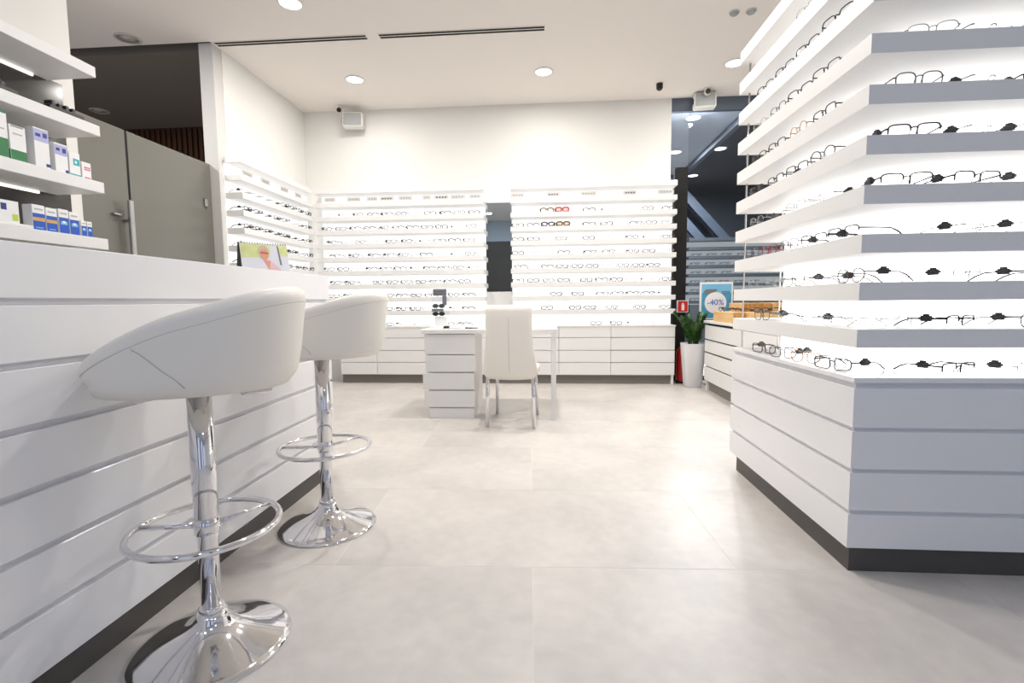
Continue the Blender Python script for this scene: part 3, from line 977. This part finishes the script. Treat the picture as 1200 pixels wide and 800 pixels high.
def bar_stool(x, y, face, lever_dir, label):
    """local +x is the high back of the bucket seat"""
    t = thing('bar_stool', label, 'bar stool', (x, y, 0), face, 'white bucket bar stools at the counter')
    MB().lathe([(0.0, 0.0), (0.208, 0.0), (0.2095, 0.003), (0.208, 0.007), (0.19, 0.014), (0.15, 0.026), (0.11, 0.040), (0.075, 0.057), (0.052, 0.075), (0.042, 0.092), (0.038, 0.105), (0.0, 0.105)], n=64).build('base', M['chrome'], t)
    MB().lathe([(0.031, 0.105), (0.034, 0.108), (0.034, 0.118), (0.029, 0.122)], n=32).build('base_collar', M['chrome'], t)
    MB().cyl((0, 0), 0.0265, 0.106, 0.60, 32).build('pole', M['chrome'], t)
    MB().lathe([(0.0285, 0.385), (0.0315, 0.388), (0.0315, 0.756), (0.0, 0.756)], n=32).build('pole_sleeve', M['chrome'], t)
    # footrest: ring on two spokes from a clamp
    ring = [(0.19 * cos(2 * pi * i / 56), 0.19 * sin(2 * pi * i / 56), 0.362) for i in range(56)]
    fr = MB().tube(ring, 0.0095, 10, True).build('footrest_ring', M['chrome'], t)
    MB().lathe([(0.029, 0.340), (0.0335, 0.342), (0.0335, 0.386), (0.029, 0.388)], n=32).build('clamp', M['chrome'], fr)
    for a in (radians(190) - face, radians(58) - face):
        MB().tube([(0.03 * cos(a), 0.03 * sin(a), 0.362), (0.186 * cos(a), 0.186 * sin(a), 0.362)], 0.0075, 8).build('spoke', M['chrome'], fr)
    MB().box((-0.06, -0.06, 0.757), (0.06, 0.06, 0.7678), 0, 0.003).build('mount_plate', M['steel'], t)
    ca, sa = cos(lever_dir), sin(lever_dir)
    MB().tube([(0.02 * ca, 0.02 * sa, 0.748), (0.10 * ca, 0.10 * sa, 0.748), (0.112 * ca, 0.112 * sa, 0.738), (0.12 * ca, 0.12 * sa, 0.742), (0.19 * ca, 0.19 * sa, 0.746)], [0.004, 0.004, 0.004, 0.006, 0.006], 8).build('lever', M['chrome'], t)
    # bucket shell
    N = 72
    z0 = 0.768
    hmin, hmax = 0.088, 0.278
    RT = 0.030

    def h(th):
        u = (1 + cos(th)) / 2
        return hmin + (hmax - hmin) * (1 - (1 - u) ** 1.6) ** 0.95
    def ff(th, f):      # the shell stays full towards the low front lip
        return f + (1 - f) * 0.62 * (1 - cos(th)) / 2 if f > 0.7 else f
    rings = []
    prof = [(0.0, 0.0), (0.60, 0.0), (0.80, 0.004), (0.88, 0.03), (0.91, 0.10)]
    for k, (f, q) in enumerate(prof):
        rings.append([(*seat_R(2 * pi * i / N, max(ff(2 * pi * i / N, f), 1e-4)), z0 + (q if k < 3 else (0.03 if k == 3 else 0.03 + 0.12 * (h(2 * pi * i / N) - 0.03)))) for i in range(N)])
    for v in (0.35, 0.6, 0.8, 0.93):
        rr = []
        for i in range(N):
            th = 2 * pi * i / N
            f = 0.91 + (1.0 - 0.91) * (v ** 1.1)
            a, b_ = seat_R(th, ff(th, f))
            rr.append((a, b_, z0 + 0.03 + (h(th) - RT - 0.042) * v))
        rings.append(rr)
    seam_ring = []
    for j in range(9):            # rounded rim roll
        al = -0.06 * pi + j * (1.06 * pi / 8)
        rr = []
        for i in range(N):
            th = 2 * pi * i / N
            a, b_ = seat_R(th, 1.0)
            nrm = math.hypot(a - 0.023, b_)
            d = RT * cos(al) - RT * 0.93
            rr.append((0.023 + (a - 0.023) * (1 + d / nrm), b_ * (1 + d / nrm), z0 + h(th) - RT + RT * sin(al)))
        rings.append(rr)
    for f, q in ((0.76, 0.62), (0.72, 0.35), (0.70, 0.22)):
        rings.append([(seat_R(2 * pi * i / N, f)[0], seat_R(2 * pi * i / N, f)[1], z0 + max(0.05, h(2 * pi * i / N) * q)) for i in range(N)])
    rings.append([(seat_R(2 * pi * i / N, 0.62)[0], seat_R(2 * pi * i / N, 0.62)[1], z0 + 0.045) for i in range(N)])
    sh = MB().loft(rings, 0, True, True, True).build('seat_shell', M['leather'], t)
    # seat cushion
    rings = []
    for f, q in ((0.66, 0.035), (0.69, 0.05), (0.68, 0.064), (0.60, 0.074), (0.35, 0.080), (0.02, 0.082)):
        rings.append([(seat_R(2 * pi * i / N, f)[0], seat_R(2 * pi * i / N, f)[1], z0 + q) for i in range(N)])
    MB().loft(rings, 0, True, True, True).build('cushion', M['leather'], t)
    # seams: one under the rim roll, verticals down the shell
    sp = []
    for i in range(N):
        th = 2 * pi * i / N
        a, b_ = seat_R(th, 0.998)
        sp.append((a, b_, z0 + h(th) - RT - 0.0125))
    MB().tube(sp, 0.0013, 5, True).build('rim_seam', M['seam'], sh)
    for sd in (-1, 1):
        pts = []
        for (deg, v) in ((112, 0.93), (109, 0.8), (105, 0.6), (100, 0.35)):
            th = sd * radians(deg)
            a, b_ = seat_R(th, ff(th, 0.91 + 0.09 * v ** 1.1) + 0.001)
            pts.append((a, b_, z0 + 0.03 + (h(th) - RT - 0.042) * v))
        th = sd * radians(95)
        a, b_ = seat_R(th, ff(th, 0.91) + 0.001)
        pts.append((a, b_, z0 + 0.03 + 0.12 * (h(th) - 0.03)))
        a, b_ = seat_R(sd * radians(92), ff(th, 0.88) + 0.001)
        pts.append((a, b_, z0 + 0.03))
        MB().tube(pts, 0.0012, 5).build('side_seam', M['seam'], sh)
    return t


bar_stool(-0.986, 1.30, radians(28), radians(-8), 'white leather bucket bar stool nearest the viewer, on chrome base')
bar_stool(-0.993, 2.07, radians(14), radians(80), 'white leather bucket bar stool farther along the counter, on chrome base')

# ================================================================== DESK AND CHAIR
t = thing('desk', 'white consulting desk with a stepped drawer pedestal and thin leg', 'desk', (-0.5, 4.4, 0))
part('desk_top', M['satin'], t, (-1.075, 4.055, 0.728), (0.072, 4.72, 0.765), 0.003)
for k, (z0, z1, dx) in enumerate(((0.553, 0.722, 0.0), (0.404, 0.545, 0.005), (0.2535, 0.391, -0.02), (0.102, 0.2395, -0.01))):
    part('drawer', M['satin'], t, (-1.05 + dx, 4.075, z0), (-0.618 + dx * 0.6, 4.10, z1), 0.002)
part('carcass', M['satin'], t, (-1.03, 4.1, 0.09), (-0.632, 4.62, 0.7275))
part('plinth', M['satin'], t, (-1.02, 4.085, 0.0), (-0.635, 4.60, 0.0895), 0.001)
for y in (4.06, 4.665):
    part('leg', M['satin'], t, (0.022, y, 0), (0.062, y + 0.04, 0.7275), 0.002)

# lens display on the desk: clear stand carrying dark sample panels
t = thing('lens_display', 'clear and white lens sample display with dark panels on the desk', 'display stand', (-0.95, 4.30, 0.765))
MB().box((-0.085, -0.05, 0), (0.075, 0.06, 0.012), 0, 0.003).box((-0.06, 0.0, 0.012), (0.05, 0.03, 0.10), 0, 0.004).build('base', M['white'], t)
MB().box((-0.085, 0.012, 0.10), (0.07, 0.018, 0.345)).build('clear_panel', M['acrylic'], t)
MB().box((-0.07, 0.0, 0.285), (0.05, 0.011, 0.345), 0, 0.003).box((0.012, 0.0, 0.20), (0.05, 0.011, 0.2845), 0, 0.003).build('dark_panel', M['p_grey'], t)
MB().box((-0.07, -0.0015, 0.318), (0.03, -0.0002, 0.326)).box((-0.07, -0.0015, 0.30), (0.05, -0.0002, 0.304)).build('print_stripe', M['letter_dk'], t)
for (zz, m_) in ((0.195, 'grey_lens'), (0.125, 'black_lens')):
    b = MB()
    for s in (-1, 1):
        b.lathe([(0.0, 0), (0.024, 0.001), (0.026, 0.004), (0.0, 0.009)], n=16)
        o_ = len(b.v)
    lensb = MB()
    for s in (-1, 1):
        for i in range(1):
            cx_ = -0.05 + 0.028 * (s + 1)
            pts = [(cx_ + 0.026 * cos(2 * pi * q / 18), -0.006, zz + 0.019 * sin(2 * pi * q / 18)) for q in range(18)]
            pts2 = [(p[0], 0.011, p[2]) for p in pts]
            lensb.loft([pts, pts2], 0, False, True, True)
    lensb.build('sample_lens', M['tag'] if m_ == 'grey_lens' else M['black'], t)
MB().box((-0.085, -0.004, 0.145), (0.02, 0.011, 0.170), 0, 0.002).build('sample_rail', M['p_grey'], t)

# dark tray and pen on the desk
t = thing('tool_tray', 'small black tray with a folded dark pair of glasses on the desk', 'tray', (-0.83, 4.16, 0.765))
MB().box((-0.075, -0.03, 0), (0.075, 0.03, 0.006), 0, 0.002).build('base', M['acrylic'], t)
MB().box((-0.07, -0.02, 0.006), (-0.02, 0.02, 0.024), 0, 0.006).build('black_case', M['black'], t)
t = tag(MB().tube([(0, 0, 0.006), (0.10, 0.01, 0.006)], [0.006, 0.004], 8).box((-0.012, -0.01, 0.0), (0.012, 0.01, 0.013), 0, 0.004).build('pen', M['black'], None, (-0.70, 4.15, 0.765)), 'short black pen lying right of the tray on the desk', 'pen')

# chair seen from behind
t = thing('dining_chair', 'white leather high back chair with chrome legs at the desk', 'chair', (-0.29, 4.0, 0), radians(-3))
rings = []
NB = 12
for k in range(NB + 1):
    v = k / NB
    z = 0.395 + v * 0.575
    wv = 0.186 + 0.028 * math.exp(-((v - 0.12) / 0.22) ** 2) - 0.008 * v
    yb = -0.205 - 0.055 * v - 0.03 * sin(pi * v)
    th = 0.042 - 0.012 * v
    if k == 0:
        wv *= 0.92
        th *= 0.6
    if k == NB:
        th *= 0.55
        wv *= 0.975
    ring = []
    for (a, b_) in ((-1, 0), (-0.97, 0.7), (-0.8, 1), (-0.4, 1.1), (0, 1.13), (0.4, 1.1), (0.8, 1), (0.97, 0.7), (1, 0), (0.97, -0.7), (0.8, -1), (0.4, -0.95), (0, -0.92), (-0.4, -0.95), (-0.8, -1), (-0.97, -0.7)):
        dip = -0.012 * (1 - a * a) if k <= 1 else 0.0
        ring.append((a * wv, yb - b_ * th * 0.5, z + dip * (1 if k == 0 else 0.4)))
    rings.append(ring)
bk = MB().loft(rings, 0, True, True, True).build('backrest', M['leather'], t)
sp = []
for k in range(1, NB - 1):
    v = k / NB
    sp.append((0, -0.205 - 0.055 * v - 0.03 * sin(pi * v) - 1.13 * (0.042 - 0.012 * v) * 0.5 - 0.0002, 0.395 + v * 0.575))
MB().tube(sp, 0.002, 5).build('back_seam', M['seam'], bk)
rings = []
for (f, z) in ((0.9, 0.415), (0.99, 0.425), (1.0, 0.45), (0.97, 0.472), (0.85, 0.482), (0.01, 0.486)):
    rings.append([(0.215 * f * math.copysign(abs(cos(2 * pi * i / 40)) ** 0.5, cos(2 * pi * i / 40)), 0.02 + 0.22 * f * math.copysign(abs(sin(2 * pi * i / 40)) ** 0.5, sin(2 * pi * i / 40)), z) for i in range(40)])
MB().loft(rings, 0, True, True, True).build('seat', M['leather'], t)
for sx in (-1, 1):
    MB().tube([(sx * 0.178, -0.20, 0.43), (sx * 0.182, -0.205, 0.25), (sx * 0.186, -0.21, 0.001)], 0.015, 10).build('leg', M['chrome'], t)
    MB().tube([(sx * 0.165, 0.20, 0.42), (sx * 0.172, 0.235, 0.25), (sx * 0.18, 0.26, 0.001)], 0.015, 10).build('leg', M['chrome'], t)
MB().box((-0.17, -0.20, 0.405), (0.17, 0.20, 0.418)).build('seat_frame', M['chrome'], t)

# ================================================================== LEFT SHELF UNIT WITH SOLUTION BOXES
t = thing('wall_shelf_unit', 'white shelf unit with dark back panel on the left wall, above the counter', 'shelf unit', (-2.5, 1.4, 1.0))
part('back_panel', M['darkglass'], t, (-2.689, 0.3, 1.0), (-2.681, 2.63, 2.21))
SH = [(1.296, 1.354), (1.597, 1.655), (1.897, 1.952), (2.20, 2.255)]
for z0, z1 in SH:
    part('shelf', M['satin'], t, (-2.68, 0.3, z0), (-2.40, 2.55, z1), 0.002)
for z, y1 in ((2.1995, 2.47), (1.5965, 2.45)):
    part('led_strip', M['led'], t, (-2.6805, 0.3, z - 0.012), (-2.672, y1, z))


def carton(y0, y1, x0, z0, z1, label, prints, group='solution cartons on the wall shelf', body='white'):
    """upright carton; its printed side faces the room (+x); prints: (material, v0, v1, z0, z1) in 0..1 of that face"""
    xf = -2.412
    t = thing('carton', label, 'box', ((x0 + xf) / 2, (y0 + y1) / 2, z0), group=group)
    part('body', M[body], t, (x0, y0 + 0.001, z0 + 0.0002), (xf, y1 - 0.001, z1), 0.001)
    for k, (m_, v0, v1, a, b_) in enumerate(prints):
        part('printed_panel', M[m_], t, (xf + 0.0002 + 0.0002 * k, y0 + 0.002 + (y1 - y0 - 0.004) * v0, z0 + (z1 - z0) * a), (xf + 0.0004 + 0.0002 * k, y0 + 0.002 + (y1 - y0 - 0.004) * v1, z0 + (z1 - z0) * b_))
    # the near end carries the same bands where they wrap round
    for (m_, v0, v1, a, b_) in prints[:1]:
        if body == 'white' and v0 <= 0.01 and m_ == 'p_green':
            part('printed_end', M[m_], t, (x0 + 0.002, y0 + 0.0002, z0 + (z1 - z0) * a), (xf - 0.001, y0 + 0.0008, z0 + (z1 - z0) * b_))
    return t


S3, S4 = 1.655, 1.354
carton(2.025, 2.094, -2.47, S3, 1.86, 'tall white and green carton, leftmost on the middle shelf', [('p_green', 0, 1, 0.02, 0.42), ('p_green', 0, 1, 0.95, 1.0), ('letter', 0.2, 0.8, 0.6, 0.63)])
carton(2.098, 2.170, -2.47, S3, 1.812, 'white and green carton, second on the middle shelf', [('p_green', 0, 1, 0.02, 0.30), ('letter_dk', 0.1, 0.9, 0.95, 0.98), ('letter', 0.2, 0.8, 0.74, 0.78)])
carton(2.205, 2.277, -2.464, S3, 1.836, 'tallest white carton with lilac top print, third on the middle shelf', [('p_lilac', 0, 1, 0.66, 0.97), ('p_navy', 0.1, 0.45, 0.78, 0.86), ('p_navy', 0.6, 0.9, 0.78, 0.9), ('p_navy', 0.7, 1.0, 0.04, 0.12)])
carton(2.300, 2.367, -2.462, S3, 1.794, 'white carton with lilac top print, fourth on the middle shelf', [('p_lilac', 0, 1, 0.60, 0.95), ('p_navy', 0.1, 0.4, 0.74, 0.84), ('p_navy', 0.6, 0.9, 0.7, 0.86), ('p_navy', 0.75, 1.0, 0.02, 0.12)])
carton(2.372, 2.432, -2.462, S3, 1.772, 'white carton with teal square and base line, fifth on the middle shelf', [('p_teal', 0.35, 0.95, 0.46, 0.74), ('white', 0.5, 0.7, 0.54, 0.66), ('p_teal', 0, 1, 0.0, 0.08)])
carton(2.438, 2.492, -2.455, S3, 1.740, 'smallest white carton with pink lettering, right end of middle shelf', [('p_magenta', 0.25, 0.9, 0.52, 0.72), ('p_pink', 0.3, 0.85, 0.58, 0.66), ('p_magenta', 0.2, 0.9, 0.02, 0.1)])
tag(MB().box((-2.56, 1.80, 1.3545), (-2.405, 2.165, 1.370), 0, 0.003).build('paper_tray', M['white']), 'flat white tray on the lowest shelf under a white carton', 'tray')
carton(1.96, 2.112, -2.49, 1.3705, 1.468, 'wide white carton with navy mark and lime dot on the tray', [('p_navy', 0.5, 0.66, 0.55, 0.85), ('p_lime', 0.8, 0.97, 0.1, 0.4)])
for k, (y0, y1, zt, mid, sh, lb) in enumerate(((2.168, 2.229, 1.472, 'p_gold', 'p_blue', 'blue and white carton with gold band, left of the two'), (2.231, 2.287, 1.468, 'p_gold', 'p_blue', 'blue and white carton with gold band, right of the two'),
                                       (2.293, 2.346, 1.473, 'p_sky', 'p_blue', 'bright blue and white carton with sky print, left of the two'), (2.348, 2.400, 1.468, 'p_sky', 'p_blue', 'bright blue and white carton with sky print, right of the two'),
                                       (2.408, 2.440, 1.434, 'p_sky', 'p_blue', 'little blue and white carton, second from the shelf end'), (2.442, 2.472, 1.434, 'p_sky', 'p_blue', 'little blue and white carton at the very shelf end'))):
    carton(y0, y1, -2.462 if k < 4 else -2.445, S4, zt, lb + ', lowest shelf' if k < 4 else lb + ', lowest',
           [(sh, 0, 1, 0.0, 0.66), (mid, 0.15 if k > 1 else 0.0, 0.85 if k > 1 else 1.0, 0.36, 0.50), ('white', 0.35, 0.65, 0.42, 0.52) if k > 1 else ('p_sky', 0.2, 0.8, 0.08, 0.12), ('letter', 0.15, 0.85, 0.80, 0.86)])
for k, (y0, y1, lb) in enumerate(((1.75, 2.15, 'black tray of eyewear parts at the left of the upper shelf'), (2.29, 2.47, 'black tray of eyewear parts at the right of the upper shelf'))):
    t = thing('parts_tray', lb, 'tray', (-2.45, (y0 + y1) / 2, 1.9525), group='black trays on the upper shelf')
    part('base', M['black'], t, (-2.50, y0, 1.9525), (-2.405, y1, 1.972), 0.003)
    b = MB()
    yy = y0 + 0.02
    while yy < y1 - 0.03:
        b.box((-2.44 + 0.05 * rg.random() - t.location[0] - 0.03, yy - t.location[1], 0.0195), (-2.415 - t.location[0], yy + 0.02 - t.location[1], 0.034 + 0.012 * rg.random()), 0, 0.003)
        b.tube([(-2.43 - t.location[0], yy - t.location[1], 0.02), (-2.42 - t.location[0], yy + 0.006 - t.location[1], 0.045), (-2.43 - t.location[0], yy + 0.014 - t.location[1], 0.03)], 0.0016, 4, False, 1)
        yy += 0.035
    b.build('eyewear_part', [M['f_black'], M['f_silver']], t)

# ================================================================== DESK CALENDAR ON THE COUNTER
t = thing('desk_calendar', 'tent desk calendar with a portrait photo on the reception counter', 'calendar', (-1.43, 2.42, 1.149), radians(50))
b = MB()
b.add([(-0.118, 0, 0), (-0.118, 0.075, 0), (-0.118, 0.04, 0.155), (-0.112, 0, 0), (-0.112, 0.075, 0), (-0.112, 0.04, 0.155)], [(0, 1, 2), (3, 5, 4), (0, 3, 4, 1), (1, 4, 5, 2), (2, 5, 3, 0)])
b.build('black_side', M['black'], t)
b = MB()
b.add([(-0.112, 0.0, 0.0), (0.118, 0.0, 0.0), (0.118, 0.036, 0.153), (-0.112, 0.036, 0.153), (-0.112, 0.004, 0.0), (0.118, 0.004, 0.0), (0.118, 0.040, 0.153), (-0.112, 0.040, 0.153)],
      [(0, 1, 2, 3), (7, 6, 5, 4), (0, 4, 5, 1), (1, 5, 6, 2), (2, 6, 7, 3), (3, 7, 4, 0)])
b.build('page', M['p_pale'], t)


def on_page(name, poly, m_, lift):
    """flat print on the sloping calendar page; poly in page units (0..1, 0..1)"""
    b = MB()
    vs = [(-0.112 + 0.23 * u, 0.036 * v - lift, 0.153 * v + lift * 0.25) for u, v in poly]
    b.add(vs, [list(range(len(vs)))])
    return b.build(name, m_, t)


def ell(u, v, a, b_, n=18):
    return [(u + a * cos(2 * pi * i / n), v + b_ * sin(2 * pi * i / n)) for i in range(n)]


on_page('print_foliage', [(0.01, 0.5), (0.99, 0.62), (0.99, 0.97), (0.01, 0.97)], M['p_leaf'], 0.0006)
on_page('print_light', [(0.6, 0.3), (0.80, 0.3), (0.78, 0.95), (0.62, 0.95)], M['p_pale'], 0.0008)
on_page('print_trunk', [(0.80, 0.3), (0.84, 0.3), (0.80, 0.95), (0.77, 0.95)], M['p_grey'], 0.0010)
on_page('print_coat', [(0.10, 0.02), (0.85, 0.02), (0.72, 0.3), (0.58, 0.48), (0.42, 0.48), (0.25, 0.34)], M['p_pale'], 0.0012)
on_page('print_shirt', [(0.5, 0.02), (0.86, 0.02), (0.72, 0.28), (0.6, 0.42)], M['p_pink'], 0.0014)
on_page('print_neck', [(0.44, 0.46), (0.60, 0.44), (0.56, 0.10)], M['p_skin'], 0.0016)
on_page('print_hair', ell(0.47, 0.74, 0.115, 0.19), M['p_hair'], 0.0018)
on_page('print_face', ell(0.485, 0.63, 0.088, 0.185), M['p_skin'], 0.0020)
on_page('print_glasses', [(0.40, 0.665), (0.575, 0.65), (0.575, 0.70), (0.40, 0.715)], M['f_coral'], 0.0022)
b = MB()
for i in range(18):
    b.tube([(-0.10 + i * 0.0124, 0.034, 0.150), (-0.10 + i * 0.0124, 0.036, 0.159), (-0.10 + i * 0.0124, 0.043, 0.150)], 0.0011, 4)
b.build('ring_binding', M['black'], t)

# ================================================================== PLANTER, EXTINGUISHER, SIGN
t = thing('potted_plant', 'leafy dark green plant in a tall tapered white planter by far rack', 'plant', (1.645, 5.72, 0))
rings = []
for (hw, z) in ((0.085, 0.002), (0.09, 0.006), (0.127, 0.495), (0.129, 0.50), (0.119, 0.50), (0.117, 0.46)):
    rings.append([(hw * math.copysign(abs(cos(2 * pi * i / 40 + pi / 4)) ** 0.45, cos(2 * pi * i / 40 + pi / 4)), hw * math.copysign(abs(sin(2 * pi * i / 40 + pi / 4)) ** 0.45, sin(2 * pi * i / 40 + pi / 4)), z) for i in range(40)])
MB().loft(rings, 0, True, True, False).build('planter', M['pot'], t)
MB().box((-0.10, -0.10, 0.45), (0.10, 0.10, 0.475)).build('soil', M['soil'], t)
rp = random.Random(5)
for k in range(17):
    a = 2 * pi * k / 17 + rp.uniform(-0.2, 0.2)
    lean = rp.uniform(0.06, 0.25) * (0.45 if cos(a) > 0.2 else 1) * (0.6 if sin(a) < -0.5 else 1)
    hgt = rp.uniform(0.22, 0.38)
    bx, by = 0.05 * cos(a), 0.05 * sin(a)
    pts = [Vector((bx + lean * cos(a) * s * s, by + lean * sin(a) * s * s, 0.47 + hgt * s)) for s in (0, 0.25, 0.5, 0.75, 1.0)]
    b = MB().tube(pts, [0.006, 0.0055, 0.005, 0.004, 0.002], 5)
    nl = 12
    for q in range(nl):
        s = 0.22 + 0.76 * q / (nl - 1)
        p = Vector((bx + lean * cos(a) * s * s, by + lean * sin(a) * s * s, 0.47 + hgt * s))
        for sd in (-1, 1):
            ang = a + sd * (1.25 - 0.3 * s) + rp.uniform(-0.3, 0.3)
            ln = rp.uniform(0.06, 0.09) * (1.1 - 0.35 * s)
            d = Vector((cos(ang), sin(ang), 0.65 + 0.5 * s)).normalized()
            side = Vector((-sin(ang), cos(ang), 0)) * 0.017
            up = d.cross(side).normalized() * 0.004
            b.add([p, p + d * ln * 0.45 + side + up, p + d * ln, p + d * ln * 0.45 - side + up, p + d * ln * 0.5 - up],
                  [(0, 1, 4), (1, 2, 4), (2, 3, 4), (3, 0, 4)], 1 if rp.random() < 0.6 else 2, True)
    b.build('stem', [M['leaf'], M['leaf'], M['leaf_lt']], t)

t = thing('fire_extinguisher', 'red fire extinguisher standing behind the white planter', 'extinguisher', (1.595, 5.98, 0))
MB().lathe([(0.0, 0), (0.066, 0.0), (0.07, 0.006), (0.07, 0.36), (0.062, 0.40), (0.035, 0.43), (0.02, 0.445), (0.02, 0.46), (0, 0.46)], n=28).build('cylinder', M['red_dk'], t)
MB().box((-0.015, -0.05, 0.46), (0.015, 0.05, 0.475), 0, 0.003).box((-0.012, -0.06, 0.49), (0.012, 0.04, 0.50), 0, 0.003).cyl((0, 0), 0.014, 0.46, 0.50, 12).build('valve', M['black'], t)
MB().tube([(0.02, 0.0, 0.47), (0.07, 0.0, 0.45), (0.085, 0, 0.36), (0.08, 0, 0.12)], 0.008, 8).build('hose', M['black'], t)
MB().lathe([(0.0705, 0.0), (0.072, 0.0), (0.072, 0.03), (0.0705, 0.03)], n=28).build('base_ring', M['black'], t)

t = thing('fire_sign', 'square red fire extinguisher sign with white symbol above the planter', 'sign', (1.613, 6.06, 0.914))
MB().box((-0.064, 0.002, -0.072), (0.064, 0.0445, 0.072), 0, 0.001).build('panel', M['white'], t)
MB().box((-0.057, 0.0, -0.065), (0.057, 0.0018, 0.065)).build('red_field', M['red'], t)
MB().box((-0.016, -0.002, -0.045), (0.018, -0.0002, 0.022), 0, 0.0006).box((-0.008, -0.002, 0.0222), (0.010, -0.0002, 0.042), 0, 0.0006).box((-0.016, -0.002, 0.030), (-0.0085, -0.0002, 0.036)).build('symbol', M['white'], t)


# ================================================================== SPEAKERS, CAMERAS, DETECTORS
def wall_speaker(x, y, z, rz, label):
    t = thing('wall_speaker', label, 'speaker', (x, y, z), rz, 'small white wall speakers')
    b = MB().box((-0.12, -0.06, -0.085), (0.12, 0.06, 0.085), 0, 0.012)
    b.build('housing', M['speaker'], t)
    MB().box((-0.105, -0.064, -0.070), (0.105, -0.0602, 0.070), 0, 0.0015).build('grille', M['speaker_gr'], t)
    MB().box((-0.025, 0.06, -0.02), (0.025, 0.115, 0.02)).box((-0.13, -0.02, -0.03), (-0.12, 0.02, 0.03)).build('bracket', M['black'], t)
    return t


wall_speaker(-2.345, 5.97, 3.182, radians(8), 'small white wall speaker high in the left far corner')
wall_speaker(1.785, 5.97, 3.255, radians(-6), 'small white wall speaker on the slate header at right')


def ball_camera(x, y, z, label, body, drop=0.0):
    t = thing('security_camera', label, 'camera', (x, y, z), group='ceiling security cameras')
    MB().lathe([(0.0, 0.0), (0.035, 0.0), (0.035, -0.02), (0.02, -0.03 - drop), (0, -0.03 - drop)], n=20).build('mount', M[body], t)
    rr = 0.036
    zc = -0.03 - drop - rr * 0.8
    MB().lathe([(0.0005, zc + rr)] + [(rr * sin(pi * k / 10), zc + rr * cos(pi * k / 10)) for k in range(1, 10)] + [(0.0005, zc - rr)], n=20).build('ball', M[body], t)
    b = MB()
    pts = [(0.027 * cos(2 * pi * q / 18), -rr * 0.75, zc - 0.004 + 0.027 * sin(2 * pi * q / 18)) for q in range(18)]
    pts2 = [(p[0], -rr * 1.06, p[2]) for p in pts]
    b.loft([pts, pts2], 0, False, True, True)
    b.build('lens_cap', M['black'], t)
    return t


ball_camera(-2.49, 5.93, CEIL, 'white ball camera with black eye above the left wall speaker', 'speaker')
ball_camera(1.78, 5.86, CEIL, 'white ball camera with dark eye on top of the right wall speaker', 'speaker', -0.02)
ball_camera(1.217, 5.684, CEIL, 'tiny dark dome camera on the ceiling left of the slate opening', 'black', -0.02)
for (x, y, lb) in ((1.53, 4.37, 'round white smoke detector on the ceiling, left of the pair'), (1.66, 4.36, 'flat white ceiling sensor right of the smoke detector')):
    t = thing('smoke_detector', lb, 'detector', (x, y, CEIL), group='ceiling detectors')
    t.scale = (0.75, 0.75, 0.75)
    MB().lathe([(0.0, -0.0005), (0.05, -0.0005), (0.05, -0.015), (0.036, -0.032), (0.0, -0.036)], n=24).build('housing', M['speaker_gr'], t)
    MB().lathe([(0.0505, -0.0005), (0.056, -0.0005), (0.056, -0.010), (0.0505, -0.012)], n=24).build('base_ring', M['tagwhite'], t)
